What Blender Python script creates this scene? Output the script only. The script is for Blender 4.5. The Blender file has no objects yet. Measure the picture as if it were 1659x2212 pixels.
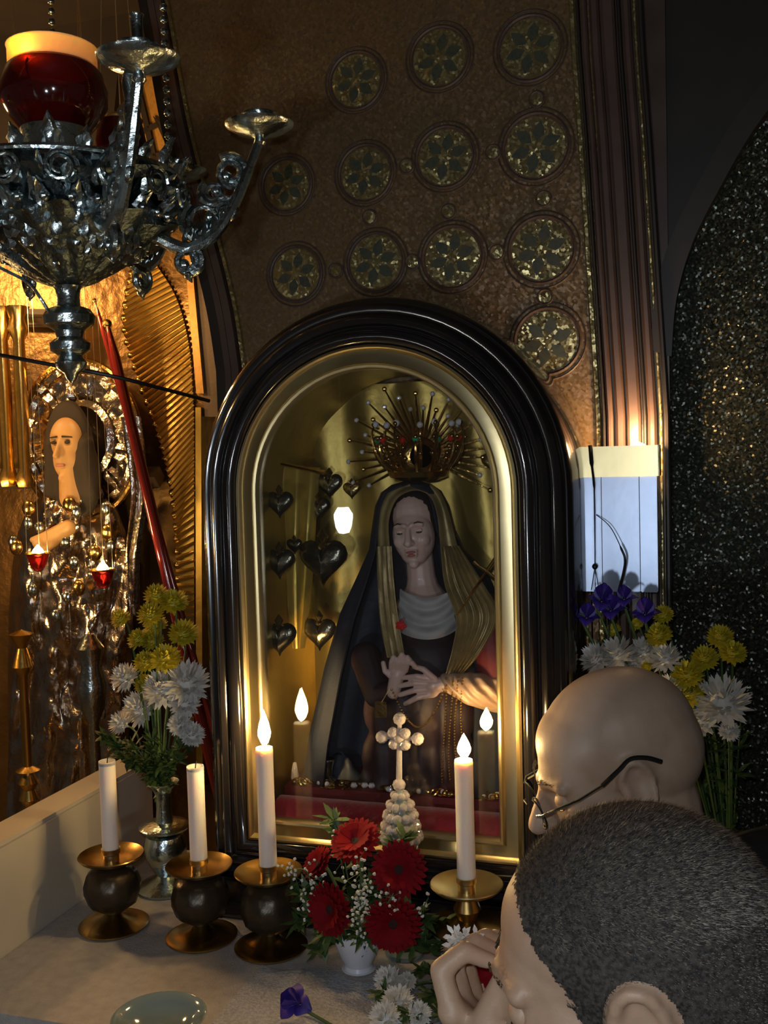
import bpy, bmesh, math, random
from math import sin, cos, pi, radians as R, sqrt, exp
from mathutils import Vector as V, Matrix, noise
random.seed(11)
sc = bpy.context.scene
C = sc.collection

# ------------------------------------------------------------------ camera
IW, IH, FPX = 1659, 2212, 2200.0
CAM = V((.492, -1.455, 1.56))
YAW, PITCH, ROLL = R(18), R(3.15), R(1.6)
fwd = V((-sin(YAW)*cos(PITCH), cos(YAW)*cos(PITCH), -sin(PITCH)))
rgt = V((cos(YAW), sin(YAW), 0))
upv = rgt.cross(fwd)
rg2 = rgt*cos(ROLL) - upv*sin(ROLL)
up2 = upv*cos(ROLL) + rgt*sin(ROLL)
cam = bpy.data.cameras.new('camera'); camo = bpy.data.objects.new('camera', cam); C.objects.link(camo)
cam.sensor_fit = 'VERTICAL'; cam.sensor_height = 24.0; cam.lens = 24.0*FPX/IH; cam.clip_start = .02
camo.matrix_world = Matrix((rg2, up2, -fwd)).transposed().to_4x4()
camo.location = CAM
sc.camera = camo

def at(px, py, Y=None, Z=None, D=None, X=None):
    """the point of the place that lies on plane y=Y / z=Z / x=X, or D metres deep, as surveyed from the photograph"""
    d = fwd + rg2*((px-IW/2)/FPX) - up2*((py-IH/2)/FPX)
    t = D if D is not None else (Y-CAM.y)/d.y if Y is not None else (Z-CAM.z)/d.z if Z is not None else (X-CAM.x)/d.x
    return CAM + d*t

# ------------------------------------------------------------------ world, lights, exposure
w = bpy.data.worlds.new('world'); sc.world = w; w.use_nodes = True
bg = w.node_tree.nodes['Background']
bg.inputs[0].default_value = (.36, .30, .25, 1); bg.inputs[1].default_value = .070
vs = sc.view_settings
vs.view_transform = 'Standard'; vs.look = 'None'; vs.gamma = 1; vs.exposure = 0.25; vs.use_curve_mapping = False

def lamp(name, loc, power, col, rad=.02, kind='POINT', target=None, spot=None):
    l = bpy.data.lights.new(name, kind); l.energy = power; l.color = col
    if kind == 'AREA':
        l.shape = 'DISK'; l.size = rad*2
    else:
        l.shadow_soft_size = rad
    if spot: l.spot_size = spot; l.spot_blend = .5
    o = bpy.data.objects.new(name, l); C.objects.link(o); o.location = loc
    if target is not None:
        o.rotation_euler = (V(target)-V(loc)).to_track_quat('-Z', 'Y').to_euler()
    return o
# the photographer's phone light, and the white chapel lamp further back and lower
lamp('phone_light', CAM + up2*.05 - rg2*.03, 8.0, (.88, .94, 1.0), .012)
lamp('chapel_lamp', (.31, -2.25, 1.20), 15.0, (.80, .90, 1.0), .05)
# warm oil lamps of the neighbouring altar, above and in front of the gilded icon
lamp('altar_lamp_high', (-1.75, .35, 2.15), 26.0, (1, .55, .20), .06)
lamp('altar_lamp_low', (-1.55, .30, 1.35), 10.0, (1, .55, .20), .05)
lamp('altar_lamp_wall', (-1.00, .62, 1.95), 5.0, (1, .55, .20), .04)

# ------------------------------------------------------------------ materials
M = {}
def mat(name, col, rough=.5, metal=0., var=None, bump=None, emit=None, estr=0., coat=0., trans=0., sss=0., spec=.5, sheen=0., cells=None, glitter=0., aniso=None):
    """var=(scale, colour2, contrast)  bump=(scale, strength)  cells=(scale, colours...) -> voronoi tesserae"""
    m = bpy.data.materials.new(name); m.use_nodes = True
    nt = m.node_tree; b = nt.nodes['Principled BSDF']; L = nt.links.new
    def s(k, v):
        if k in b.inputs: b.inputs[k].default_value = v
    s('Base Color', (*col, 1)); s('Roughness', rough); s('Metallic', metal); s('Coat Weight', coat); s('Coat Roughness', .08)
    s('Transmission Weight', trans); s('Subsurface Weight', sss); s('Specular IOR Level', spec); s('Sheen Weight', sheen)
    if sss: s('Subsurface Radius', (.012, .006, .003) if sss > .3 else (.01, .004, .002)); s('Subsurface Scale', 1.0)
    if emit: s('Emission Color', (*emit, 1)); s('Emission Strength', estr)
    tc = nt.nodes.new('ShaderNodeTexCoord')
    if cells:
        vo = nt.nodes.new('ShaderNodeTexVoronoi'); vo.inputs['Scale'].default_value = cells[0]
        L(tc.outputs['Object'], vo.inputs['Vector'])
        rp = nt.nodes.new('ShaderNodeValToRGB'); rp.color_ramp.interpolation = 'CONSTANT'
        sp = nt.nodes.new('ShaderNodeSeparateColor'); L(vo.outputs['Color'], sp.inputs[0]); L(sp.outputs[0], rp.inputs[0])
        cols = cells[1:]
        for i, c in enumerate(cols):
            e = rp.color_ramp.elements[i] if i < 2 else rp.color_ramp.elements.new(0)
            e.position = i/len(cols); e.color = (*c, 1)
        L(rp.outputs[0], b.inputs['Base Color'])
        if glitter:
            ge = nt.nodes.new('ShaderNodeNewGeometry')
            su = nt.nodes.new('ShaderNodeVectorMath'); su.operation = 'SUBTRACT'; su.inputs[1].default_value = (.5, .5, .5)
            L(vo.outputs['Color'], su.inputs[0])
            ml = nt.nodes.new('ShaderNodeVectorMath'); ml.operation = 'SCALE'; ml.inputs['Scale'].default_value = glitter
            L(su.outputs[0], ml.inputs[0])
            ad = nt.nodes.new('ShaderNodeVectorMath'); ad.operation = 'ADD'
            L(ge.outputs['Normal'], ad.inputs[0]); L(ml.outputs[0], ad.inputs[1])
            no = nt.nodes.new('ShaderNodeVectorMath'); no.operation = 'NORMALIZE'
            L(ad.outputs[0], no.inputs[0]); L(no.outputs[0], b.inputs['Normal'])
    if var:
        n = nt.nodes.new('ShaderNodeTexNoise'); n.inputs['Scale'].default_value = var[0]; n.inputs['Detail'].default_value = 5
        L(tc.outputs['Object'], n.inputs['Vector'])
        rp = nt.nodes.new('ShaderNodeValToRGB'); c = var[2] if len(var) > 2 else .2
        rp.color_ramp.elements[0].position = .5-c; rp.color_ramp.elements[1].position = .5+c
        rp.color_ramp.elements[0].color = (*col, 1); rp.color_ramp.elements[1].color = (*var[1], 1)
        L(n.outputs['Fac'], rp.inputs[0]); L(rp.outputs[0], b.inputs['Base Color'])
    if bump:
        n = nt.nodes.new('ShaderNodeTexNoise'); n.inputs['Scale'].default_value = bump[0]; n.inputs['Detail'].default_value = 4
        L(tc.outputs['Object'], n.inputs['Vector'])
        bp = nt.nodes.new('ShaderNodeBump'); bp.inputs['Strength'].default_value = bump[1]; bp.inputs['Distance'].default_value = .004
        L(n.outputs['Fac'], bp.inputs['Height']); L(bp.outputs[0], b.inputs['Normal'])
    M[name] = m
    return m

mat('mosaic', (.1, .07, .04), .42, .35, cells=(230, (.20, .125, .055), (.13, .085, .045), (.26, .17, .07), (.16, .10, .05), (.22, .14, .06)), glitter=.28)
mat('mosaic_gold', (.4, .3, .1), .32, .7, cells=(240, (.34, .27, .12), (.26, .20, .09), (.10, .11, .06), (.44, .37, .17), (.18, .14, .07)), glitter=.4)
mat('mosaic_green', (.1, .1, .07), .28, .5, cells=(330, (.045, .05, .035), (.07, .075, .05), (.09, .08, .05), (.035, .045, .04), (.12, .115, .08), (.055, .06, .045), (.20, .19, .14)), glitter=.95)
mat('mosaic_dark', (.035, .045, .03), .45, 0, cells=(240, (.07, .075, .045), (.10, .09, .05), (.05, .06, .045), (.14, .11, .06)))
mat('mosaic_ring', (.05, .03, .02), .5, 0, cells=(240, (.10, .06, .04), (.07, .05, .05), (.13, .08, .04)))
mat('stone_brown', (.075, .045, .025), .55, 0, var=(9, (.11, .07, .04)), bump=(60, .2))
mat('stone_dark', (.018, .014, .012), .5, 0, var=(7, (.03, .022, .016)))
mat('moulding', (.075, .045, .035), .38, 0, var=(14, (.11, .07, .055)))
mat('marble', (.52, .47, .38), .4, 0, var=(5, (.40, .38, .34), .25), bump=(40, .08))
mat('cloth', (.44, .41, .39), .85, 0, var=(60, (.36, .33, .31)), bump=(400, .5))
mat('lace', (.47, .47, .50), .85, 0, var=(200, (.34, .35, .38), .1), bump=(300, .7))
mat('floor', (.12, .10, .08), .4, 0, var=(3, (.18, .15, .12)))
mat('ebony', (.010, .010, .012), .16, 0, var=(20, (.016, .012, .011)), coat=.7)
mat('brass', (.70, .58, .32), .33, 1, var=(18, (.64, .52, .28)), bump=(25, .05))
mat('brass_worn', (.50, .33, .11), .30, 1, var=(22, (.34, .22, .08)), bump=(40, .12))
mat('bronze_dark', (.045, .035, .025), .32, .55, var=(20, (.08, .055, .03)), bump=(60, .3))
mat('gold', (.75, .50, .15), .26, 1, var=(14, (.60, .38, .10)), bump=(40, .2))
mat('gold_lining', (.50, .37, .10), .42, .8, var=(10, (.36, .26, .07)), bump=(30, .35))
mat('lit_lining_gold', (.80, .60, .14), .45, .55, var=(10, (.62, .44, .09)), bump=(30, .3))  # brighter gold, imitates lining where light falls on it
mat('gold_relief', (.70, .45, .14), .22, 1, var=(9, (.45, .28, .09)), bump=(55, .5))
mat('gold_mosaic_flat', (.55, .30, .07), .45, .3, cells=(120, (.55, .30, .07), (.48, .26, .06), (.60, .34, .09)))
mat('silver', (.55, .63, .63), .22, 1, var=(14, (.36, .43, .44)), bump=(70, .5))
mat('silver_dark', (.17, .21, .22), .34, 1, var=(14, (.10, .13, .14)), bump=(90, .9))
mat('silver_relief', (.66, .58, .48), .20, 1, var=(18, (.40, .32, .25)), bump=(45, .9))
mat('steel', (.27, .31, .40), .30, .9, var=(9, (.21, .25, .33)), bump=(12, .12))
mat('heart_metal', (.20, .18, .13), .22, .9, var=(40, (.10, .09, .07)), bump=(60, .5))
mat('heart_gold', (.42, .30, .10), .25, .9, var=(40, (.20, .15, .07)), bump=(60, .5))
mat('velvet', (.42, .006, .014), .7, 0, sheen=.6, var=(30, (.25, .004, .01)), bump=(250, .3))
mat('wax', (.88, .80, .72), .45, 0, sss=.7)
mat('wax_glow', (.95, .80, .55), .4, 0, sss=.6, emit=(1, .62, .25), estr=1.2)  # glow of the flame in the melted wax, put in as emission
mat('wick', (.01, .01, .01), .9)
mat('flame', (1, .8, .4), .5, 0, emit=(1, .66, .26), estr=260)
mat('lamp_flame', (1, .8, .4), .5, 0, emit=(1, .66, .26), estr=150)
mat('lamp_white', (1, 1, 1), .4, 0, emit=(1, .97, .9), estr=24)
mat('lamp_warm', (1, .8, .5), .4, 0, emit=(1, .62, .28), estr=60)
mat('red_glass', (.16, .008, .006), .08, 0, trans=.6, coat=.5)
mat('frosted_glass', (.95, .72, .45), .5, 0, trans=.35, sss=.5)
mat('red_gloss', (.16, .015, .012), .12, .2, coat=.8)
mat('crystal', (.95, .88, .88), .03, 0, trans=.72, coat=1.0, spec=1.0)
mat('glass_dish', (.30, .40, .42), .08, 0, trans=.5, coat=.6)
mat('porcelain', (.62, .62, .68), .25, 0, coat=.3)
mat('skin', (.50, .34, .235), .46, 0, var=(45, (.44, .285, .19)), bump=(500, .08), sss=.12)
mat('skin_pale', (.58, .43, .325), .46, 0, var=(45, (.53, .38, .28)), bump=(500, .08), sss=.12)
mat('lip', (.36, .12, .10), .4)
mat('hair', (.022, .020, .020), .75, 0, var=(300, (.07, .06, .05), .12), spec=.25)
mat('hair_light', (.34, .29, .235), .5, 0, var=(200, (.12, .10, .085), .15), spec=.5)
mat('jacket', (.012, .011, .013), .8, 0, var=(40, (.02, .018, .02)), bump=(200, .3))
mat('shirt_red', (.16, .012, .015), .8, 0, bump=(200, .3))
mat('trousers', (.015, .016, .022), .8, 0, bump=(200, .3))
mat('black', (.008, .008, .008), .45)
mat('petal_yellow', (.62, .48, .02), .6, 0, var=(80, (.46, .42, .03)))
mat('petal_white', (.70, .68, .64), .6, 0, var=(80, (.55, .55, .52)))
mat('petal_red', (.21, .003, .008), .75, 0, var=(60, (.13, .003, .007)), spec=.12)
mat('petal_purple', (.055, .022, .30), .55, 0, var=(60, (.03, .015, .17)))
mat('gerbera_eye', (.03, .006, .006), .8, 0, bump=(600, .6))
mat('leaf', (.030, .065, .018), .5, 0, var=(40, (.055, .10, .025)))
mat('stem_green', (.06, .11, .03), .5)
mat('statue_skin', (.66, .47, .40), .38, 0, var=(30, (.60, .40, .34)), coat=.15)
mat('statue_eye', (.05, .03, .02), .3)
mat('mantle', (.012, .016, .030), .55, 0, var=(20, (.02, .026, .045)), bump=(80, .2))
mat('veil', (.46, .35, .15), .45, .35, var=(25, (.22, .16, .07)), bump=(60, .4))
mat('chemise', (.44, .43, .42), .6, 0, var=(40, (.36, .34, .34)))
mat('gown', (.022, .012, .020), .6, 0, var=(20, (.035, .014, .014)))
mat('gilt_wall', (.26, .15, .05), .34, .75, var=(8, (.13, .075, .03)), bump=(26, 1.0))
mat('gown_red', (.17, .012, .014), .6, 0, var=(20, (.11, .01, .012)))
mat('sleeve', (.50, .34, .24), .5, .15, var=(25, (.40, .26, .17)), bump=(60, .4))
mat('icon_skin', (.50, .30, .12), .5, 0, var=(16, (.38, .21, .08)))
mat('icon_hair', (.016, .010, .006), .75)
mat('jewel_red', (.6, .02, .02), .1, 0, coat=1)
mat('jewel_green', (.02, .35, .15), .1, 0, coat=1)
mat('jewel_clear', (.85, .85, .9), .05, .3, coat=1)
# thin window glass: lets light straight through and mirrors by Fresnel
gm = bpy.data.materials.new('pane_glass'); gm.use_nodes = True; nt = gm.node_tree; nt.nodes.clear()
o_ = nt.nodes.new('ShaderNodeOutputMaterial'); mx = nt.nodes.new('ShaderNodeMixShader'); tr = nt.nodes.new('ShaderNodeBsdfTransparent')
gl = nt.nodes.new('ShaderNodeBsdfGlossy'); gl.inputs['Roughness'].default_value = .004
fr = nt.nodes.new('ShaderNodeFresnel'); fr.inputs[0].default_value = 1.6
nt.links.new(fr.outputs[0], mx.inputs[0]); nt.links.new(tr.outputs[0], mx.inputs[1]); nt.links.new(gl.outputs[0], mx.inputs[2]); nt.links.new(mx.outputs[0], o_.inputs[0])
M['pane_glass'] = gm

# ------------------------------------------------------------------ mesh tools
def nb(): return bmesh.new()
def frame_to(d):
    z = V(d).normalized(); a = V((0, 0, 1)) if abs(z.z) < .9 else V((1, 0, 0))
    x = a.cross(z).normalized(); y = z.cross(x)
    return Matrix((x, y, z)).transposed()
def box(bm, c, s, rot=None):
    c = V(c); vs_ = []
    for i in (-1, 1):
        for j in (-1, 1):
            for k in (-1, 1):
                p = V((i*s[0]/2, j*s[1]/2, k*s[2]/2))
                if rot is not None: p = rot @ p
                vs_.append(bm.verts.new(c+p))
    for f in ((0, 1, 3, 2), (4, 6, 7, 5), (0, 4, 5, 1), (2, 3, 7, 6), (0, 2, 6, 4), (1, 5, 7, 3)):
        bm.faces.new([vs_[i] for i in f])
def bbox(bm, x0, x1, y0, y1, z0, z1): box(bm, ((x0+x1)/2, (y0+y1)/2, (z0+z1)/2), (x1-x0, y1-y0, z1-z0))
def lathe(bm, prof, n=24, c=(0, 0, 0), rot=None, wob=None):
    c = V(c); rings = []
    for r, z in prof:
        ring = []
        for i in range(n):
            a = 2*pi*i/n; rr = r*(1+(wob(a, z) if wob else 0))
            p = V((rr*cos(a), rr*sin(a), z))
            if rot is not None: p = rot @ p
            ring.append(bm.verts.new(c+p))
        rings.append(ring)
    for a, b in zip(rings, rings[1:]):
        for i in range(n): bm.faces.new((a[i], a[(i+1) % n], b[(i+1) % n], b[i]))
    if prof[0][0] > 1e-5: bm.faces.new(rings[0][::-1])
    if prof[-1][0] > 1e-5: bm.faces.new(rings[-1])
def tube(bm, pts, rad, n=8, cap=True, flat=1.0):
    pts = [V(p) for p in pts]; m = len(pts)
    rad = rad if isinstance(rad, (list, tuple)) else [rad]*m
    T = [(pts[min(i+1, m-1)]-pts[max(i-1, 0)]).normalized() for i in range(m)]
    u = frame_to(T[0]).col[0]; rings = []
    for i in range(m):
        u = (u - T[i]*u.dot(T[i])); u = u.normalized() if u.length > 1e-6 else frame_to(T[i]).col[0]
        v = T[i].cross(u)
        rings.append([bm.verts.new(pts[i]+(u*cos(2*pi*k/n)+v*sin(2*pi*k/n)*flat)*rad[i]) for k in range(n)])
    for a, b in zip(rings, rings[1:]):
        for k in range(n): bm.faces.new((a[k], a[(k+1) % n], b[(k+1) % n], b[k]))
    if cap: bm.faces.new(rings[0][::-1]); bm.faces.new(rings[-1])
def spline(pts, n=8):
    pts = [V(p) for p in pts]; out = []
    for i in range(len(pts)-1):
        p0, p1, p2, p3 = pts[max(i-1, 0)], pts[i], pts[i+1], pts[min(i+2, len(pts)-1)]
        for k in range(n):
            t = k/n
            out.append(.5*((2*p1)+(p2-p0)*t+(2*p0-5*p1+4*p2-p3)*t*t+(3*p1-p0-3*p2+p3)*t**3))
    out.append(pts[-1]); return out
def ell(bm, c, r, rot=None, n=14, m=9):
    c = V(c); r = (r, r, r) if isinstance(r, (int, float)) else r
    def P(a, b):
        p = V((r[0]*sin(b)*cos(a), r[1]*sin(b)*sin(a), r[2]*cos(b)))
        return c + (rot @ p if rot is not None else p)
    top = bm.verts.new(P(0, 0)); bot = bm.verts.new(P(0, pi)); rings = []
    for j in range(1, m): rings.append([bm.verts.new(P(2*pi*i/n, pi*j/m)) for i in range(n)])
    for i in range(n):
        bm.faces.new((top, rings[0][i], rings[0][(i+1) % n])); bm.faces.new((bot, rings[-1][(i+1) % n], rings[-1][i]))
    for a, b in zip(rings, rings[1:]):
        for i in range(n): bm.faces.new((a[i], b[i], b[(i+1) % n], a[(i+1) % n]))
def cap(bm, a, b, ra, rb, n=14):
    """tapered capsule"""
    a, b = V(a), V(b); d = b-a
    if d.length < 1e-6: return ell(bm, a, max(ra, rb))
    rot = frame_to(d); L = d.length; prof = []
    for k in range(6): t = pi/2*k/5; prof.append((max(ra*sin(t), 1e-6 if k == 0 else 0), -ra*cos(t)))
    for k in range(6): t = pi/2*k/5; prof.append((max(rb*cos(t), 1e-6 if k == 5 else 0), L+rb*sin(t)))
    lathe(bm, prof, n, a, rot)
def grid(bm, rows, close=False):
    g = [[bm.verts.new(p) for p in r] for r in rows]
    for a, b in zip(g, g[1:]):
        for i in range(len(a)-(0 if close else 1)):
            j = (i+1) % len(a); bm.faces.new((a[i], a[j], b[j], b[i]))
def solid(bm, t):
    bmesh.ops.recalc_face_normals(bm, faces=bm.faces[:]); bmesh.ops.solidify(bm, geom=bm.faces[:], thickness=t)
def poly(bm, pts, d):
    """flat outline given depth vector d"""
    a = [bm.verts.new(V(p)) for p in pts]; b = [bm.verts.new(V(p)+V(d)) for p in pts]; n = len(a)
    bm.faces.new(a); bm.faces.new(b[::-1])
    for i in range(n): bm.faces.new((a[i], b[i], b[(i+1) % n], a[(i+1) % n]))
def obj(name, bm, m, parent=None, smooth=True, label=None, cat=None, group=None, kind=None, local=False, loc=None):
    """bm in world coordinates unless local; origin goes to parent root or loc"""
    if not local:
        off = V((0, 0, 0)); p = parent
        while p is not None: off += p.location; p = p.parent
        if loc is not None: off += V(loc)
        bmesh.ops.translate(bm, verts=bm.verts[:], vec=-off)
    bmesh.ops.recalc_face_normals(bm, faces=bm.faces[:])
    me = bpy.data.meshes.new(name); bm.to_mesh(me); bm.free()
    if smooth:
        me.polygons.foreach_set('use_smooth', [True]*len(me.polygons))
        try: me.set_sharp_from_angle(angle=R(42))
        except Exception: pass
    for mm in (m if isinstance(m, (list, tuple)) else [m]): me.materials.append(M[mm])
    o = bpy.data.objects.new(name, me); C.objects.link(o)
    if loc is not None: o.location = loc
    if parent is not None: o.parent = parent
    tag(o, label, cat, group, kind); return o
def tag(o, label=None, cat=None, group=None, kind=None):
    for k, v in (('label', label), ('category', cat), ('group', group), ('kind', kind)):
        if v: o[k] = v
    return o
def empty(name, loc, label, cat, group=None, rz=0):
    o = bpy.data.objects.new(name, None); C.objects.link(o); o.location = loc; o.empty_display_size = .02; o.rotation_euler.z = rz
    return tag(o, label, cat, group)
def copy_tree(o, parent=None, label=None):
    c = o.copy(); C.objects.link(c); c.parent = parent
    if label: c['label'] = label
    for ch in o.children: copy_tree(ch, c)
    return c
def remesh(bm, vox, it=6, fac=.5):
    """melt overlapping solids into one continuous skin; returns a new bmesh (same coordinates)"""
    me = bpy.data.meshes.new('tmp'); bm.to_mesh(me); bm.free()
    o = bpy.data.objects.new('tmp', me); C.objects.link(o)
    r = o.modifiers.new('r', 'REMESH'); r.mode = 'VOXEL'; r.voxel_size = vox
    s_ = o.modifiers.new('s', 'SMOOTH'); s_.factor = fac; s_.iterations = it
    dg = bpy.context.evaluated_depsgraph_get(); dg.update()
    m2 = bpy.data.meshes.new_from_object(o.evaluated_get(dg)); b2 = nb(); b2.from_mesh(m2)
    bpy.data.objects.remove(o); bpy.data.meshes.remove(me); bpy.data.meshes.remove(m2)
    return b2
def push(bm, c, r, d):
    c = V(c); d = V(d)
    for v in bm.verts:
        q = (v.co-c).length_squared/(r*r)
        if q < 6: v.co += d*exp(-q)

# ------------------------------------------------------------------ THE SETTING
TZ = .81        # top of the altar table
WY = .25        # face of the pier behind the shrine
bm = nb(); bbox(bm, -3.5, 3.5, -3.5, 2.0, -.05, 0); obj('floor', bm, 'floor', smooth=False, kind='structure')
bm = nb(); bbox(bm, -4, 3.5, -3.5, 2.0, 2.75, 2.85); obj('ceiling', bm, 'stone_dark', smooth=False, kind='structure')

# pier wall between the two arches, its edges follow the springing of the arches
PL = [at(x, y, WY) for x, y in ((300, -120), (335, 60), (375, 280), (425, 480), (470, 660), (492, 800))]
PL.append(V((PL[-1].x+.01, WY, 0)))
xr = at(1300, 900, WY).x
top = 2.75
pts = [V((PL[0].x-.06, WY, top))] + PL + [V((xr, WY, 0)), V((xr, WY, top))]
bm = nb(); poly(bm, pts, (0, .3, 0)); wall = obj('wall_back', bm, 'mosaic', smooth=False, kind='structure')
# mouldings along the left arch edge
def strip(name, off, wdt, dep, m, parent=None, y=WY):
    bm = nb(); rows = []
    sp = spline(PL[:-1], 5) + [PL[-1]]
    for i, p in enumerate(sp):
        t = (sp[min(i+1, len(sp)-1)]-sp[max(i-1, 0)]).normalized(); nrm = V((-t.z, 0, t.x))
        if nrm.x < 0: nrm = -nrm
        a, b = p+nrm*off, p+nrm*(off+wdt)
        rows.append([V((a.x, y, a.z)), V((a.x, y-dep, a.z)), V((b.x, y-dep, b.z)), V((b.x, y, b.z))])
    grid(bm, rows, close=True); return obj(name, bm, m, parent, smooth=False, kind=None if parent else 'structure')
strip('trim_1', .0, .012, .012, 'moulding'); strip('trim_2', .016, .014, .018, 'moulding'); strip('trim_3', .034, .006, .010, 'mosaic_gold')
strip('trim_4', -.022, .018, .004, 'stone_dark')

# right pilaster: bundle of upright mouldings beside the pier
LEAN = [(-140, -66), (122, -52), (317, -37), (570, -21), (814, -5), (900, 0)]     # the mouldings lean into the arch above
def px_strip(name, xa, xb, dep, m, y=WY):
    rows = []; prev = None
    for py, dx in LEAN + [(None, 0)]:
        if py is None: a_, b_ = V((prev[0].x, y, 0)), V((prev[1].x, y, 0))
        else: a_, b_ = at(xa+dx, py, y), at(xb+dx, py, y)
        prev = (a_, b_); e = min(.004, dep*.4, (b_-a_).length*.3)
        rows.append([V((a_.x, y+.02, a_.z)), V((a_.x, y-dep+e, a_.z)), V((a_.x+e, y-dep, a_.z)), V((b_.x-e, y-dep, b_.z)), V((b_.x, y-dep+e, b_.z)), V((b_.x, y+.02, b_.z))])
    bm = nb(); grid(bm, rows, close=True); bm.faces.new(bm.verts[:6]); bm.faces.new(bm.verts[-6:])
    return obj(name, bm, m, smooth=True, kind='structure')
bm = nb(); bbox(bm, xr, at(1447, 900, WY).x, WY+.005, WY+.3, 0, 2.75); obj('wall_pilaster', bm, 'moulding', smooth=False, kind='structure')
px_strip('trim_5', 1286, 1300, .006, 'mosaic_gold')
px_strip('trim_6', 1303, 1310, .016, 'stone_dark')
px_strip('trim_7', 1313, 1326, .020, 'moulding')
px_strip('trim_8', 1331, 1352, .014, 'moulding')
px_strip('trim_9', 1357, 1386, .024, 'moulding')
px_strip('trim_10', 1390, 1398, .010, 'stone_dark')
px_strip('trim_11', 1401, 1420, .018, 'moulding')
px_strip('trim_12', 1424, 1432, .010, 'mosaic_gold')
px_strip('trim_13', 1436, 1448, .028, 'stone_dark')
# sparkling wall to the right, and the arch ring that springs over it
xw = at(1445, 900, WY).x
bm = nb(); bbox(bm, xw, 2.2, WY+.03, WY+.3, 0, 2.75); wr = obj('wall_right', bm, 'mosaic_green', smooth=False, kind='structure')
ar = [at(x, y, WY+.03) for x, y in ((1436, 760), (1446, 640), (1480, 520), (1540, 400), (1610, 280), (1720, 140), (1850, 20))]
bm = nb(); rows = []
sp = spline(ar, 6)
for i, p in enumerate(sp):
    t = (sp[min(i+1, len(sp)-1)]-sp[max(i-1, 0)]).normalized(); nrm = V((t.z, 0, -t.x))
    if nrm.z > 0 and nrm.x < 0: pass
    q = p+V((-.02, 0, .0)); r_ = p+V((.012, 0, -.012))
    rows.append([V((q.x, WY+.03, q.z)), V((q.x, WY-.012, q.z)), V((r_.x, WY-.012, r_.z)), V((r_.x, WY+.03, r_.z))])
grid(bm, rows, close=True); obj('trim_14', bm, 'stone_dark', smooth=False, kind='structure')
# dark vault spandrel above that arch
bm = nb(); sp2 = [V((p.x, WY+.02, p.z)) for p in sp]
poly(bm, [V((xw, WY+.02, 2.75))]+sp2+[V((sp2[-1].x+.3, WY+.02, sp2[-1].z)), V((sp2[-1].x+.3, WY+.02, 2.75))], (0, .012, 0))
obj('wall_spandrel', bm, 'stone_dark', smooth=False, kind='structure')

# mosaic medallions on the pier
def medallion(px, py, rp, big=True):
    p = at(px, py, WY); r = rp/FPX*1.85
    bm = nb(); lathe(bm, [(r, 0), (r, .002), (0, .003)], 28 if big else 14, p, frame_to((0, -1, 0)))
    o = obj('medallion' if big else 'small_medallion', bm, 'mosaic_gold', wall, smooth=False)
    ring = nb(); n = 36 if big else 16
    tube(ring, [p+V((cos(2*pi*i/n)*r*1.12, -.002, sin(2*pi*i/n)*r*1.12)) for i in range(n+1)], r*.07 if big else r*.2, 6, cap=False)
    obj('ring', ring, 'mosaic_ring', o, smooth=False)
    if big:
        ring = nb(); tube(ring, [p+V((cos(2*pi*i/n)*r*1.3, -.001, sin(2*pi*i/n)*r*1.3)) for i in range(n+1)], r*.035, 5, cap=False)
        obj('outer_ring', ring, 'mosaic_ring', o, smooth=False)
        for k in range(6):
            a = k*pi/3+.3
            c = p+V((cos(a)*r*.55, -.0035, sin(a)*r*.55)); u = V((cos(a), 0, sin(a))); v_ = V((-sin(a), 0, cos(a)))
            lf = nb(); poly(lf, [c+u*r*.33, c+v_*r*.17+u*r*.08, c+v_*r*.2-u*r*.12, c-u*r*.36, c-v_*r*.2-u*r*.12, c-v_*r*.17+u*r*.08], (0, .002, 0))
            obj('mosaic_leaf', lf, 'mosaic_dark', o, smooth=False)
for px, py, r in ((640, 592, 52), (812, 567, 54), (978, 556, 56), (1170, 540, 58), (1183, 737, 58), (962, 340, 54), (1158, 318, 58), (790, 375, 52), (620, 400, 50), (1145, 105, 56), (950, 125, 54), (770, 175, 52)):
    medallion(px, py, r)
for px, py in ((1175, 430), (1178, 642), (1074, 546), (892, 566), (970, 458), (726, 585), (1066, 330), (800, 470), (1160, 215), (880, 360)):
    medallion(px, py, 13, False)

# recess to the left: gilded wall of the neighbouring altar
LY = 1.0
a = -4.0; b = PL[-1].x+.25
bm = nb(); bbox(bm, a, b, LY, LY+.1, 0, 2.75); wl = obj('wall_left', bm, 'gilt_wall', smooth=False, kind='structure')
# gilded ribs round the niche: fan of bars between the niche arch and the flat border
inner = spline([(285, 590, 0), (268, 700, 0), (300, 820, 0), (340, 930, 0), (368, 1040, 0), (380, 1150, 0), (384, 1280, 0), (386, 1420, 0), (386, 1560, 0)], 9)
outer = spline([(330, 560, 0), (380, 640, 0), (408, 740, 0), (418, 860, 0), (420, 980, 0), (420, 1120, 0), (420, 1280, 0), (420, 1420, 0), (420, 1560, 0)], 9)
gb = nb(); rows = []
for p, q in zip(inner, outer): rows.append([at(p.x, p.y, LY-.004), at(q.x, q.y, LY-.004)])
grid(gb, rows); solid(gb, .003); niche = obj('gilded_niche', gb, 'gold_lining', None, smooth=False, label='gilded niche surround with fanned ribs behind the metal-clad icon', cat='altarpiece')
for i in range(len(inner)-1):
    p = at(inner[i].x, inner[i].y, LY-.014); q = at(outer[i].x, outer[i].y, LY-.010)
    bm = nb(); tube(bm, [p, p.lerp(q, .15), p.lerp(q, .5), q], [.009, .008, .006, .005], 6); obj('rib', bm, 'gold', niche)
    if i % 2 == 0:
        bm = nb(); ell(bm, p, .010, n=8, m=6); obj('bead', bm, 'gold', niche)
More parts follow.
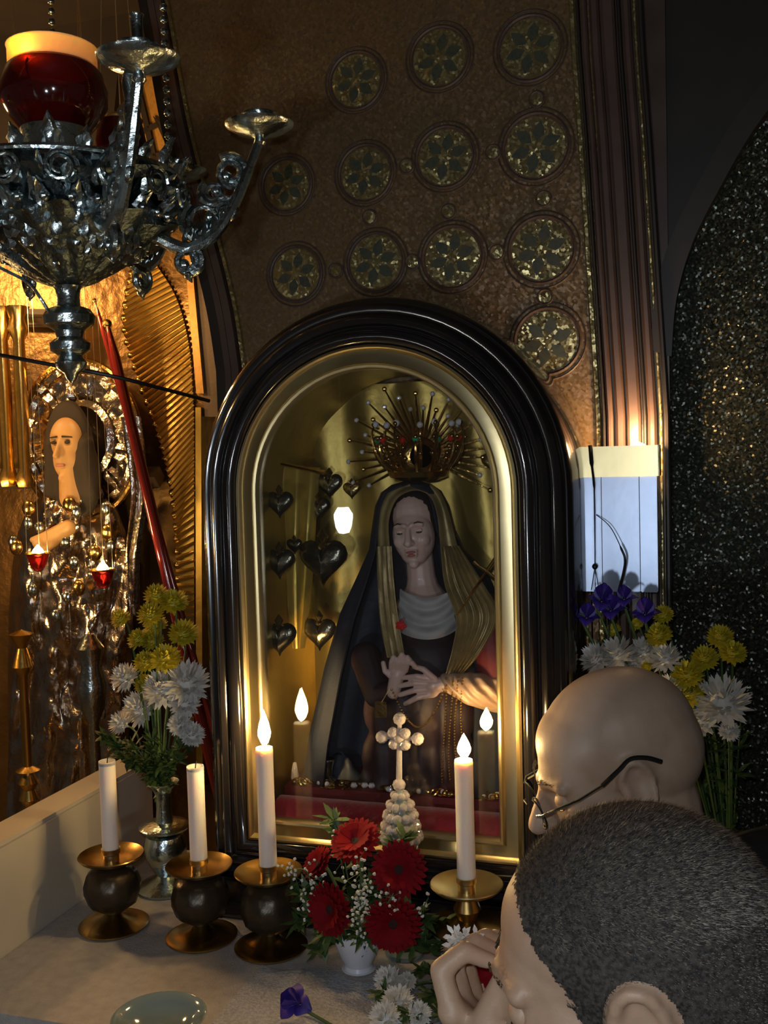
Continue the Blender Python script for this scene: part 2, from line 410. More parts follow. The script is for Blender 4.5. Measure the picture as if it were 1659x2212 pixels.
# flat gold border beside the ribs, and gold mosaic with dark strokes higher on the arch
def px_poly(name, pts, Y, dep, m, **k):
    bm = nb(); poly(bm, [at(x, y, Y) for x, y in pts], (0, dep, 0)); return obj(name, bm, m, smooth=False, **k)
px_poly('trim_15', [(398, 540), (412, 540), (440, 850), (424, 850)], LY-.03, .03, 'gold_mosaic_flat', kind='structure')
px_poly('trim_16', [(414, 540), (455, 540), (475, 900), (442, 900)], LY-.02, .02, 'stone_brown', kind='structure')
px_poly('trim_17', [(422, 880), (434, 880), (438, 1700), (424, 1700)], LY-.03, .03, 'gold_lining', kind='structure')
mz = px_poly('mosaic_band', [(255, 150), (330, 150), (405, 420), (330, 420)], LY-.04, .02, 'gold_mosaic_flat', label='gold mosaic band with dark strokes on the left arch', cat='mosaic')
for s_ in ([(286, 160), (296, 160), (352, 400), (338, 400)], [(300, 280), (340, 262), (344, 272), (304, 292)], [(330, 250), (345, 262), (385, 330), (392, 345), (378, 345), (352, 300)], [(255, 150), (275, 150), (300, 232), (275, 235)], [(318, 330), (345, 330), (360, 352), (330, 352)]):
    px_poly('stroke', s_, LY-.046, .004, 'stone_dark', parent=mz)
px_poly('wall_arch', [(-200, -200), (330, -200), (395, 240), (380, 300), (320, 150), (255, 150), (230, 420), (-200, 420)], LY-.02, .02, 'stone_dark', kind='structure')
px_poly('trim_18', [(-200, 665), (150, 668), (150, 700), (-200, 705)], LY-.06, .06, 'stone_brown', kind='structure')
px_poly('trim_19', [(-200, 1015), (330, 1015), (330, 1055), (-200, 1058)], LY-.03, .03, 'stone_dark', kind='structure')

# marble parapet at the left end of the altar
bm = nb(); bbox(bm, -.62, -.547, -.55, WY, .0, .985)
bmesh.ops.bevel(bm, geom=bm.edges[:], offset=.006, segments=2, affect='EDGES')
obj('marble_parapet', bm, 'marble', label='cream marble parapet closing the left end of the altar', cat='parapet')

# altar table with its cloth
tb = empty('altar_table', (-.09, -.02, 0), 'altar table covered by a white lace-edged cloth', 'table')
bm = nb(); bbox(bm, -.54, .32, -.30, WY, .0, TZ-.03); obj('block', bm, 'marble', tb, smooth=False)
bm = nb(); bbox(bm, -.545, .335, -.33, WY, TZ-.03, TZ-.004); obj('slab', bm, 'marble', tb, smooth=False)
bm = nb(); rows = []
for j in range(45):
    v = j/44; row = []
    for i in range(61):
        u = i/60; x = -.545+u*.885; s_ = v*.80
        if s_ < .585: y, z = WY-s_, TZ
        else: y, z = -.335-.012*sin(u*46)*min(1, (s_-.585)*8), TZ-(s_-.585)
        n_ = noise.noise(V((x*9, y*9, 1)))
        row.append(V((x, y, z + (.0008+.0022*max(0, noise.noise(V((x*5, y*14, 3)))) if s_ < .585 else 0))))
    rows.append(row)
grid(bm, rows); solid(bm, -.002); cl = obj('altar_cloth', bm, 'cloth', label='off-white linen cloth spread over the altar', cat='tablecloth')
bm = nb(); rows = []
for j in range(9):
    row = []
    for i in range(70):
        u = i/69; row.append(V((-.15+u*.40, -.12-.16*j/8-.012*sin(u*20), TZ+.0045+.002*noise.noise(V((u*8, j*.5, 2))))))
    rows.append(row)
grid(bm, rows); solid(bm, .001); obj('lace_runner', bm, 'lace', label='pale lace runner laid on the altar cloth in front of the shrine', cat='cloth')

# ------------------------------------------------------------------ THE SHRINE
ZS, ZB, R0 = 1.504, .99, .1865     # springing height, sill, half width of the opening
def arch_loop(r, closed=True, n=36):
    zb = ZB-(r-R0)
    pts = [(-r, zb)]
    for i in range(6): pts.append((-r, zb+(ZS-zb)*(i+1)/7))
    for i in range(n+1): a = pi-pi*i/n; pts.append((r*cos(a), ZS+r*sin(a)))
    for i in range(6): pts.append((r, ZS+(zb-ZS)*(i+1)/7))
    pts.append((r, zb)); return pts
def sweep_arch(bm, prof):
    loops = [[V((x, y, z)) for x, z in arch_loop(r)] for r, y in prof]
    rows = [[l[i] for l in loops] for i in range(len(loops[0]))]
    g = [[bm.verts.new(p) for p in r] for r in rows]; n = len(g)
    for i in range(n):
        a, b = g[i], g[(i+1) % n]
        for k in range(len(a)-1): bm.faces.new((a[k], a[k+1], b[k+1], b[k]))
case = empty('display_case', (0, .1, TZ), 'arched black wooden shrine case with brass-framed glass front', 'shrine')
bm = nb(); sweep_arch(bm, [(.2235, .02), (.2235, -.004), (.227, -.010), (.2335, -.013), (.2405, -.013), (.2465, -.008), (.2485, -.002), (.2505, -.002), (.2545, -.007), (.261, -.009), (.2675, -.005), (.2705, .004), (.2735, .004), (.280, .001), (.2865, .006), (.289, .018), (.291, .018), (.2955, .024), (.298, .034), (.298, WY)])
obj('wooden_frame', bm, 'ebony', case)
bm = nb(); sweep_arch(bm, [(.1865, .012), (.1865, -.004), (.1885, -.008), (.192, -.009), (.1945, -.005), (.197, -.0035), (.213, -.0015), (.2155, -.005), (.219, -.0075), (.2225, -.006), (.2235, -.002), (.2235, .012)])
obj('brass_frame', bm, 'brass', case)
bm = nb(); poly(bm, [V((x, .003, z)) for x, z in arch_loop(.1875)], (0, .003, 0)); obj('glass_pane', bm, 'pane_glass', case, smooth=False)
bm = nb(); sweep_arch(bm, [(.1885, .012), (.1905, .03), (.1905, .225)]); obj('side_lining', bm, 'gold_lining', case)
bm = nb(); rows = []                                   # draped gold backing
for j in range(60):
    z = ZB-.01+j/59*(ZS+.19-ZB); row = []
    hw = .1905 if z < ZS else sqrt(max(.1905**2-(z-ZS)**2, 1e-5))
    for i in range(50):
        u = i/49*2-1; x = u*hw
        row.append(V((x, .218-.010*sin(x*70+.8*sin(z*8))*.5-.006*noise.noise(V((x*16, z*7, 0))), z)))
    rows.append(row)
grid(bm, rows); obj('gold_backing', bm, 'gold_lining', case)
bm = nb(); bbox(bm, -.298, .298, .228, WY-.001, TZ, ZS); obj('back_board', bm, 'ebony', case, smooth=False)
bm = nb(); bbox(bm, -.189, .189, .012, .22, ZB-.034, ZB-.018); obj('case_floor', bm, 'ebony', case, smooth=False)
bm = nb(); bbox(bm, -.30, .30, .012, WY-.002, TZ+.006, TZ+.068); bbox(bm, -.306, .306, .004, WY-.002, TZ+.003, TZ+.03)
bmesh.ops.bevel(bm, geom=bm.edges[:], offset=.004, segments=2, affect='EDGES'); obj('plinth', bm, 'ebony', case)

# red velvet sill cushion
bm = nb()
rows = []
for i in range(41):
    u = i/40; x = -.184+.368*u; row = []
    for k in range(14):
        t = k/13*2*pi; e = .9
        sy = (abs(cos(t))**e)*(1 if cos(t) > 0 else -1); sz = (abs(sin(t))**e)*(1 if sin(t) > 0 else -1)
        row.append(V((x, .034+.024*sy, ZB+.004+.021*sz+.0012*noise.noise(V((x*30, t, 0))))))
    rows.append(row)
grid(bm, rows, close=True); bm.faces.new([v for v in bm.verts[:14]]); bm.faces.new([v for v in bm.verts[-14:]])
obj('velvet_cushion', bm, 'velvet', label='long red velvet cushion along the sill inside the glass', cat='cushion')
bm = nb(); bbox(bm, -.186, .186, .060, .2, ZB-.018, ZB+.0335); obj('velvet_platform', bm, 'gown_red', smooth=False, label='dark red velvet platform under the bust inside the shrine', cat='platform')
PF = ZB+.034

# ------------------------------------------------------------------ THE BUST INSIDE THE SHRINE
def ruled(bm, A, B, n=10, amp=.0, fq=6, th=.002, rows=30, ph=0, bulge=0.):
    A, B = spline(A, 8), spline(B, 8); out = []
    for i in range(rows):
        t = i/(rows-1); fa, fb = t*(len(A)-1), t*(len(B)-1)
        ia, ib = min(int(fa), len(A)-2), min(int(fb), len(B)-2)
        a, b = A[ia].lerp(A[ia+1], fa-ia), B[ib].lerp(B[ib+1], fb-ib); row = []
        for k in range(n+1):
            u = k/n; p = a.lerp(b, u)
            row.append(p+V((0, -amp*sin(u*fq*pi+ph+t*1.2)-bulge*sin(u*pi), 0)))
        out.append(row)
    grid(bm, out); solid(bm, th)
def S(*q): return [at(x, y, Y) for x, y, Y in q]
hc = at(897, 1142, .105)
st = empty('madonna_bust', (at(900, 1700, .11).x, .11, PF), 'painted wooden bust of a sorrowing woman in dark mantle and gold veil', 'statue')
# head and neck: one continuous skin (face looks a little to the left and down)
bm = nb(); k = .50
rotH = Matrix.Rotation(R(3), 3, 'Z') @ Matrix.Rotation(R(6), 3, 'X') @ Matrix.Rotation(R(-5), 3, 'Y')
def hp(x, y, z): return hc + rotH @ (V((x, y, z))*k)
for c_, r_ in (((0, .02, .035), (.075, .088, .088)), ((0, -.03, -.018), (.068, .066, .088)), ((0, -.045, -.068), (.046, .046, .042)), ((0, -.078, -.098), (.018, .018, .016))):
    ell(bm, hp(*c_), [q*k for q in r_], rotH, 20, 14)
cap(bm, hp(0, -.094, .018), hp(0, -.118, -.026), .0075*k, .0125*k); ell(bm, hp(.010, -.106, -.029), .009*k); ell(bm, hp(-.010, -.106, -.029), .009*k)
for s_ in (-1, 1):
    cap(bm, hp(s_*.012, -.090, .026), hp(s_*.042, -.078, .024), .008*k, .007*k); ell(bm, hp(s_*.034, -.064, -.026), .026*k)
cap(bm, hp(-.015, -.093, -.057), hp(.015, -.093, -.057), .007*k, .007*k); cap(bm, hp(-.012, -.091, -.068), hp(.012, -.091, -.068), .0075*k, .0075*k)
nk = at(912, 1262, .115)
cap(bm, hp(0, .005, -.07), nk, .022, .024); cap(bm, nk, at(915, 1300, .115), .026, .045)
bm = remesh(bm, .0016, 8)
for s_ in (-1, 1): push(bm, hp(s_*.031, -.094, .006), .015*k, rotH @ V((0, .011*k, 0)))
obj('head', bm, 'statue_skin', st)
for s_ in (-1, 1):
    bm = nb(); ell(bm, hp(s_*.031, -.079, .006), (.0125*k, .0075*k, .008*k), rotH, 12, 8); obj('eyelid', bm, 'statue_skin', st); bm = nb(); ell(bm, hp(s_*.031, -.0815, .0015), (.0105*k, .0062*k, .0042*k), rotH, 12, 8); obj('eye', bm, 'statue_eye', st)
    bm = nb(); cap(bm, hp(s_*.022, -.0930, .032), hp(s_*.033, -.0895, .035), .0013*k, .0018*k, 8); cap(bm, hp(s_*.033, -.0895, .035), hp(s_*.047, -.079, .028), .0018*k, .001*k, 8); obj('eyebrow', bm, 'icon_hair', st)
bm = nb(); ell(bm, hp(0, -.0985, -.0575), (.017*k, .006*k, .0045*k), rotH, 12, 8); ell(bm, hp(0, -.097, -.0675), (.014*k, .006*k, .0055*k), rotH, 12, 8); obj('lips', bm, 'lip', st)
bm = nb(); ell(bm, hp(0, .028, .035), (.082*k, .088*k, .096*k), rotH, 18, 12); obj('hair', bm, 'icon_hair', st)
# dark mantle: hood and cloak, open at the front
MR = [(1038, 878, 905, .10, .006), (1046, 848, 930, .10, .03), (1062, 826, 952, .108, .045), (1092, 813, 968, .112, .052), (1140, 806, 980, .114, .056), (1185, 800, 1000, .116, .058), (1240, 776, 1052, .118, .062), (1330, 738, 1086, .118, .07), (1450, 706, 1090, .118, .075), (1600, 676, 1090, .118, .08), (1722, 662, 1090, .118, .082)]
rows = []
for j in range(len(MR)-1):
    for q in range(5):
        t = q/5; m0, m1 = MR[j], MR[j+1]; v = [m0[i]*(1-t)+m1[i]*t for i in range(5)]
        a_, b_ = at(v[1], v[0], v[3]), at(v[2], v[0], v[3]); c_ = (a_+b_)/2; rx = (b_-a_).length/2; ry = min(v[4], .095)
        rx = min(rx, .183-c_.x) if c_.x > 0 else rx
        op = R(48) if v[0] > 1060 else R(48)*max(0, (v[0]-1040)/20)
        row = []
        for i in range(61):
            a = op+(2*pi-2*op)*i/60; fo = 1+.035*sin(a*13+v[0]*.004)*min(1, max(0, (v[0]-1180)/120))
            row.append(V((c_.x-rx*fo*sin(a), v[3]-ry*fo*cos(a), max(c_.z, PF))))
        rows.append(row)
bm = nb(); grid(bm, rows); solid(bm, .003); obj('mantle', bm, 'mantle', st)
# gold veil: band round the face, then two gathered falls
bm = nb()
ruled(bm, S((850, 1262, .070), (841, 1180, .070), (840, 1120, .072), (858, 1076, .078), (895, 1058, .082), (928, 1070, .078), (946, 1110, .072), (953, 1180, .068), (962, 1262, .066)),
      S((824, 1262, .085), (815, 1170, .088), (817, 1105, .09), (842, 1058, .095), (895, 1038, .10), (938, 1050, .095), (964, 1092, .09), (985, 1170, .085), (1008, 1262, .08)), 8, .002, 3, .002, 60)
obj('veil_band', bm, 'veil', st)
bm = nb()
ruled(bm, S((952, 1180, .064), (960, 1260, .058), (985, 1335, .050), (978, 1400, .045), (962, 1462, .042)), S((992, 1180, .085), (1040, 1255, .08), (1076, 1325, .07), (1048, 1395, .06), (996, 1462, .05)), 40, .0035, 13, .002, 40)
obj('veil_fall', bm, 'veil', st)
bm = nb()
ruled(bm, S((816, 1180, .088), (818, 1260, .08), (824, 1340, .066), (838, 1420, .052)), S((846, 1180, .066), (852, 1262, .060), (862, 1340, .052), (878, 1430, .046)), 20, .0025, 6, .002, 30)
obj('veil_fall', bm, 'veil', st)
# chemise with U-shaped folds
bm = nb(); rows = []
for j in range(30):
    t = j/29; row = []
    for i in range(25):
        u = i/24*2-1; x = 922+u*(56+6*t); y = 1272+90*t+ (1-u*u)*(22-4*t)
        row.append(at(x, y, .080-.032*(1-u*u)*(.45+.55*t)-.004*sin(t*16+u*u*2)-.008*t))
    rows.append(row)
grid(bm, rows); solid(bm, .002); obj('chemise', bm, 'chemise', st)
# gown: torso and skirt
bm = nb()
for q in ((915, 1345, .112, .056, .036, .045), (912, 1430, .11, .07, .05, .06), (905, 1540, .115, .095, .052, .08), (908, 1640, .118, .100, .050, .085), (905, 1700, .118, .105, .050, .06)):
    ell(bm, at(q[0], q[1], q[2]), q[3:], n=20, m=12)
bm = remesh(bm, .004, 6)
for v in bm.verts:
    v.co.z = max(v.co.z, PF); f_ = max(0, min(1, (at(900, 1460, .1).z-v.co.z)*12)); v.co.y -= .004*f_*sin(v.co.x*170)
obj('gown', bm, 'gown', st)
# upper sleeves in red, forearms in pale stuff
bm = nb(); cap(bm, at(1048, 1320, .10), at(1072, 1480, .085), .030, .030); obj('red_sleeve', remesh(bm, .003, 4), 'gown_red', st)
bm = nb(); cap(bm, at(1075, 1498, .075), at(1020, 1488, .052), .030, .026); cap(bm, at(1020, 1488, .052), at(966, 1474, .042), .026, .015)
bm = remesh(bm, .002, 4)
for v in bm.verts: v.co += V((0, -1, .4)).normalized()*.0025*sin((v.co.x*.8+v.co.z*.7)*420)
obj('forearm_sleeve', bm, 'sleeve', st)
bm = nb(); cap(bm, at(790, 1420, .10), at(815, 1500, .07), .026, .022); cap(bm, at(815, 1500, .07), at(850, 1492, .045), .020, .012); obj('forearm_sleeve', remesh(bm, .002, 4), 'gown', st)
# hands laid over one another
def finger(bm, pts, r0, r1):
    pts = [at(*q) for q in pts]
    for i in range(len(pts)-1):
        t0, t1 = i/(len(pts)-1), (i+1)/(len(pts)-1); cap(bm, pts[i], pts[i+1], r0*(1-t0)+r1*t0, r0*(1-t1)+r1*t1, 10)
bm = nb(); cap(bm, at(968, 1476, .042), at(935, 1482, .036), .011, .0125); ell(bm, at(930, 1486, .035), (.016, .008, .016))
for y0, y1, xe in ((1466, 1462, 872), (1477, 1480, 862), (1489, 1499, 864), (1501, 1518, 876)):
    finger(bm, [(928, y0, .032), ((928+xe)/2, (y0+y1)/2-3, .026), (xe, y1+2, .032)], .0052, .0040)
finger(bm, [(938, 1466, .032), (915, 1446, .028), (895, 1440, .030)], .0055, .0042)
obj('hand', remesh(bm, .0012, 3), 'statue_skin', st)
bm = nb(); cap(bm, at(850, 1495, .042), at(858, 1458, .036), .011, .012); ell(bm, at(860, 1448, .035), (.014, .009, .014))
for x0, x1, ye in ((846, 850, 1420), (857, 868, 1414), (868, 880, 1420), (876, 890, 1432)):
    finger(bm, [(x0, 1448, .033), ((x0+x1)/2-2, 1430, .022), (x1, ye, .020), (x1+9, ye+10, .026)], .0050, .0040)
finger(bm, [(846, 1462, .033), (832, 1450, .030), (828, 1432, .032)], .005, .004)
obj('hand', remesh(bm, .0012, 3), 'statue_skin', st)
# sword of sorrow
sw = empty('sword', at(1000, 1308, .04), 'small gilded sword with cross guard piercing the bust', 'sword')
a_, b_ = at(1078, 1194, .030), at(985, 1332, .052); d_ = (b_-a_).normalized(); g_ = a_.lerp(b_, .28); s_ = d_.cross(V((0, 1, 0))).normalized()
bm = nb(); tube(bm, [a_, g_], .0028, 8); obj('grip', bm, 'gold', sw); bm = nb(); ell(bm, a_, .0055); obj('pommel', bm, 'gold', sw)
bm = nb(); tube(bm, [g_-s_*.024, g_-s_*.012+d_*.001, g_, g_+s_*.012+d_*.001, g_+s_*.024], [.0034, .0024, .0032, .0024, .0034], 8); obj('cross_guard', bm, 'gold', sw)
bm = nb(); tube(bm, [g_, b_], [.0052, .0026], 6, flat=.35); obj('blade', bm, 'gold', sw)
bm = nb()
for i in range(14):
    a = i*2.4; r_ = .001+.0065*i/14; ell(bm, at(866, 1350, .05)+V((cos(a)*r_, -.004*(1-i/14), sin(a)*r_)), .0032, n=8, m=6)
obj('rosette', bm, 'jewel_red', label='small red rosette pinned on the chest of the bust', cat='ornament')
# jewelled crown resting over the hood
cc = at(905, 1030, .112); cr = empty('crown', cc, 'tall jewelled gold crown above the hood of the bust', 'crown')
bm = nb(); lathe(bm, [(.030, -.006), (.046, .0), (.050, .008), (.047, .014), (.044, .012), (.046, .006), (.042, .0)], 32, cc); obj('band', bm, 'gold', cr)
for i in range(14):
    a = 2*pi*i/14; u = V((cos(a), sin(a), 0)); big = i % 2 == 0; h = .085 if big else .060
    bm = nb(); tube(bm, spline([cc+u*.047+V((0, 0, .01)), cc+u*.066+V((0, 0, h*.45)), cc+u*.074+V((0, 0, h*.8)), cc+u*.068+V((0, 0, h))], 5), [.0032]*5+[.0026]*5+[.0018]*6, 6); tp = cc+u*.068+V((0, 0, h))
    for q in (.3, .6, .85): ell(bm, cc+u*(.05+.024*q)+V((0, 0, .012+h*q)), .0042, n=8, m=5)
    pt = obj('point', bm, 'gold_relief', cr)
    bm = nb(); ell(bm, tp, .0055, n=8, m=6); obj('jewel', bm, ('jewel_clear', 'jewel_red', 'jewel_clear', 'jewel_green')[i % 4], pt)
# radiant glory behind the crown, fixed to the backing
gc = at(910, 985, .19); gl_ = empty('radiant_glory', gc, 'gold sunburst of fine rays behind the crowned bust', 'sunburst')
bm = nb(); lathe(bm, [(.02, 0), (.03, -.006), (.034, 0)], 24, gc, frame_to((0, 1, 0))); obj('ring', bm, 'gold_relief', gl_)
for i in range(30):
    a = pi*(-.15+1.3*i/29); L = .105 if i % 2 else .13
    u = V((cos(a), 0, sin(a))); e = gc+u*L
    rr = sqrt(e.x**2+max(0, e.z-ZS)**2)
    if rr > .176: e = gc+u*(L*.62)
    if sqrt(e.x**2+max(0, e.z-ZS)**2) > .182: continue
    bm = nb(); tube(bm, [gc+u*.03, e], [.0035, .0012], 5); ry_ = obj('ray', bm, 'gold_relief', gl_)
    bm = nb(); ell(bm, e, .0042, n=7, m=5); obj('bead', bm, 'jewel_clear' if i % 3 else 'gold', ry_)

# votive hearts hung on the backing
def heart(px, py, w_, label, m='heart_metal', Y=.19):
    c = at(px, py, Y)
    while c.x < -.182+w_*.0004 and Y > .05: Y -= .005; c = at(px, py, Y)      # some hang on the side lining
    s_ = w_/FPX*1.72/2; bm = nb(); rows = []
    for j in range(9):
        ph = -pi/2+pi*j/8; q = cos(ph); row = []
        for i in range(28):
            t = 2*pi*i/28; x = 16*sin(t)**3; z = 13*cos(t)-5*cos(2*t)-2*cos(3*t)-cos(4*t)
            row.append(c+V((x/16*s_*q, s_*.32*sin(ph), (z+2)/16*s_*q)))
        rows.append(row)
    grid(bm, rows, close=True)
    o = obj('votive_heart', bm, m, label=label, cat='votive heart', group='votive hearts hanging in the shrine')
    bm = nb(); lathe(bm, [(s_*.16, 0), (s_*.22, s_*.12), (s_*.12, s_*.25), (s_*.26, s_*.5), (s_*.05, s_*.8), (.0, s_*.82)], 8, c+V((0, 0, s_*.5))); obj('flame_finial', bm, 'heart_gold', o)
    return o
heart(712, 1050, 62, 'dark votive heart hanging highest, just under the gold sunburst')
heart(604, 1090, 62, 'dark votive heart beside the brass frame, second heart row')
heart(688, 1100, 56, 'small oval-looking dark votive heart below the highest heart')
heart(698, 1215, 112, 'largest dark votive heart, polished, beside the mantle', Y=.175)
heart(604, 1218, 70, 'dark votive heart beside the brass frame at the height of the largest heart')
heart(636, 1180, 36, 'tiny dark votive heart in the gap next to the largest heart')
heart(690, 1370, 80, 'dull votive heart low on the backing, below the largest heart', 'heart_metal')
heart(604, 1380, 78, 'dull votive heart low beside the brass frame above the orange lamp glow')
heart(760, 1060, 42, 'gilded votive heart close to the hood of the bust', 'heart_gold')
heart(1062, 1000, 46, 'gilded votive heart at the right of the crown', 'heart_gold')
# pleated gold strip added to imitate the lit streak on the lining
bm = nb(); ruled(bm, S((608, 1005, .10), (612, 1100, .11), (616, 1250, .11), (634, 1400, .12)), S((690, 1010, .19), (682, 1100, .18), (672, 1250, .16), (655, 1400, .14)), 16, .004, 5, .002, 30); obj('lit_lining_strip', bm, 'lit_lining_gold', label='tapering pleated gold strip imitating the lit streak of lining between the votive hearts', cat='lit strip')
bm = nb(); tube(bm, [at(602, 1000, .085), at(705, 1022, .19)], .004, 8); obj('highlight_rod', bm, 'gold', label='slim gold rod standing in for a bright highlight on the lining', cat='rod')  # bar added in place of a bright highlight on the lining
# hanging chains, rosary, tag
for i, (x, l) in enumerate(((962, 'innermost gold chain hanging from the crossed hand'), (974, 'second gold chain hanging from the crossed hand'), (985, 'third gold chain hanging from the crossed hand'), (997, 'outermost gold chain hanging from the crossed hand'))):
    bm = nb(); p0 = at(x+2, 1466, .028); p1 = at(x-4+i*3, 1690-6*i, .062); n = 34
    for q in range(n):
        t = q/(n-1); p = p0.lerp(p1, t)+V((.002*sin(t*5+i), -.006*sin(t*pi), 0)); p.z = max(p.z, PF+.002); ell(bm, p, .0019, n=6, m=4)
    obj('gold_chain', bm, 'gold', label=l, cat='chain', group='chains on the bust')
bm = nb()
for q in range(40):
    t = q/39; x = 846+(965-846)*t; y = 1490+ 95*sin(pi*t)*(.9) - 10*t; ell(bm, at(x, y, .026), .0019, n=6, m=4)
obj('rosary', bm, 'gold', label='gold bead rosary swagged below the crossed hands', cat='rosary')
bm = nb(); box(bm, at(823, 1533, .03), (.019, .003, .026)); bmesh.ops.bevel(bm, geom=bm.edges[:], offset=.001, segments=2, affect='EDGES'); tgo = obj('gold_tag', bm, 'gold_relief', label='small rectangular gold tag hanging by the wrist', cat='tag')
bm = nb(); tube(bm, [at(824, 1518, .03), at(840, 1490, .032)], .0009, 5); obj('loop', bm, 'gold', tgo)
# trinkets heaped on the platform
random.seed(5)
def trinket(kind):
    bm = nb()
    if kind == 0: tube(bm, [V((cos(a*pi/8)*.007, sin(a*pi/8)*.007, .002)) for a in range(17)], .0019, 6, cap=False)
    elif kind == 1: lathe(bm, [(.0075, 0), (.0078, .001), (.007, .0018), (0, .0018)], 14)
    elif kind == 2: ell(bm, (0, 0, .0045), .0045, n=8, m=6)
    else:
        lathe(bm, [(.004, 0), (.0065, .003), (.004, .0075), (0, .008)], 6)
    bm2 = bm; return bm2
protos = {}
names = ('gold_ring', 'gold_coin', 'pearl_bead', 'cut_jewel'); mats_ = (('gold',), ('gold_relief',), ('heart_gold', 'gold', 'jewel_clear'), ('gold', 'jewel_clear', 'gold_relief'))
labs = ('small gold ring in the heap of offerings at the foot of the bust', 'gold coin in the heap of offerings at the foot of the bust', 'round bead in the heap of offerings at the foot of the bust', 'faceted jewel in the heap of offerings at the foot of the bust')
cats = ('ring', 'coin', 'bead', 'jewel')
for i in range(84):
    kd = random.choice((0, 1, 1, 2, 2, 3)); mi = random.choice(mats_[kd]); key = (kd, mi)
    x = random.uniform(-.175, .175); y = random.uniform(.062, .082)
    if key not in protos:
        protos[key] = o = obj(names[kd], trinket(kd), mi, local=True, label=labs[kd], cat=cats[kd], group=names[kd].replace('_', ' ')+'s offered at the foot of the bust')
    else:
        o = protos[key].copy(); C.objects.link(o)
    o.location = (x, y, PF); o.rotation_euler = (0 if kd > 1 else random.uniform(.2, .9)*(1 if random.random() > .5 else 0), 0, random.uniform(0, 6))
    if o.rotation_euler.x: o.location.z += .004
# little silver relief figures and a crumpled cloth on the left of the platform
bm = nb(); rows = []
for j in range(16):
    row = []
    for i in range(22):
        u, v = i/21, j/15; p = at(690+95*u, 1688, .10+.05*v)
        row.append(V((p.x, p.y, PF+.002+.034*sin(pi*u)*sin(pi*v)*(1+.7*noise.noise(V((u*5, v*5, 1)))))))
    rows.append(row)
grid(bm, rows); solid(bm, .0015); obj('crumpled_cloth', bm, 'mantle', label='crumpled dark blue cloth lying beside the bust', cat='cloth')
bm = nb(); lathe(bm, [(.012, 0), (.014, .004), (.006, .012), (.010, .03), (.013, .038), (.012, .04), (0, .036)], 14, V((at(712, 1680, .095).x, .088, PF))); obj('silver_cup', bm, 'silver', label='tiny silver cup standing left of the bust', cat='cup')
bm = nb(); lathe(bm, [(.006, 0), (.0075, .006), (.0045, .024), (.003, .03), (0, .031)], 10, V((at(640, 1690, .09).x, .086, PF))); obj('glass_vial', bm, 'crystal', label='little clear vial standing near the brass frame inside the shrine', cat='vial')
# ------------------------------------------------------------------ CANDLES ON THE ALTAR
TT = TZ+.0045
def flame_bm(c, h, w_):
    bm = nb(); lathe(bm, [(1e-4, 0), (w_*.55, h*.10), (w_*.95, h*.28), (w_, h*.40), (w_*.75, h*.62), (w_*.38, h*.82), (1e-4, h)], 16, c); return bm
def candlestick(px, pan_y, base_y, top_y, Yp, label_s, label_c, lit=None, brassy=False, flame_h=.036):
    pan = at(px, pan_y, Yp); x, y = pan.x, Yp; zp = pan.z; q = at(px, top_y, Yp); zt = q.z
    b0 = TT; h = zp-b0
    cs = empty('candlestick', (x, y, b0), label_s, 'candlestick', 'candlesticks in a row before the shrine')
    c0 = V((x, y, b0))
    bm = nb(); lathe(bm, [(.054, 0), (.056, .002), (.056, .004), (.050, .006), (.046, .0055), (.030, .010), (.018, .016), (.012, .022)], 40, c0); obj('foot', bm, 'brass_worn', cs)
    mB = 'brass_worn' if brassy else 'bronze_dark'
    s_ = h-.022-.012; bp = [(.012, .022), (.020, .022+s_*.06), (.038, .022+s_*.22), (.0445, .022+s_*.45), (.045, .022+s_*.60), (.040, .022+s_*.80), (.030, .022+s_*.93), (.014, .022+s_)]
    if brassy: bp = [(.012, .022), (.010, .022+s_*.2), (.018, .022+s_*.28), (.011, .022+s_*.4), (.050, .022+s_*.50), (.058, .022+s_*.53), (.050, .022+s_*.57), (.012, .022+s_*.62), (.020, .022+s_*.78), (.012, .022+s_)]
    bm = nb(); lathe(bm, bp, 36, c0, wob=None if brassy else (lambda a, z: .02*sin(a*12))); obj('knop', bm, mB, cs)
    bm = nb(); lathe(bm, [(.012, h-.014), (.030, h-.010), (.048, h-.002), (.0525, h+.003), (.0515, h+.0045), (.046, h+.001), (.030, h-.006), (.016, h-.007), (.013, h-.007)], 40, c0); obj('drip_pan', bm, 'brass_worn' if not brassy else 'brass', cs)
    bm = nb(); lathe(bm, [(.0125, h-.012), (.0125, h+.004), (.0145, h+.006), (.0145, h+.012), (.0152, h+.014), (.0130, h+.014), (.0125, h+.010), (0, h+.009)], 24, c0); obj('socket', bm, 'brass', cs)
    cr_ = .0135; zc = b0+h+.0095
    ca = empty('candle', (x, y, zc), label_c, 'candle', 'white candles in a row before the shrine')
    H = zt-zc; bm = nb()
    hot = .020 if lit else 0
    lathe(bm, [(cr_*.9, 0), (cr_*.97, .004), (cr_, .01), (cr_*.97, H*.5), (cr_*.98, H-hot), (cr_*1.0, H-.006), (cr_*.93, H-.001), (cr_*.6, H-.003), (0, H-.005)], 28, V((x, y, zc)), wob=lambda a, z: .012*sin(a*3+z*60)); obj('wax_body', bm, 'wax', ca)
    bm = nb(); tube(bm, [V((x, y, zc+H-.006)), V((x+.001, y, zc+H+.003)), V((x+.0025, y, zc+H+.007))], .0009, 6); obj('wick', bm, 'wick', ca)
    if lit:
        bm = nb(); lathe(bm, [(.0095, H-.003), (.0095, H-.0015), (0, H-.0015)], 20, V((x, y, zc))); obj('melt_pool', bm, 'wax_glow', ca)
        c_ = V((x+.001, y, zc+H+.001)); obj('flame', flame_bm(c_, flame_h, .0098), 'flame', ca)
    return cs
YC = -.066
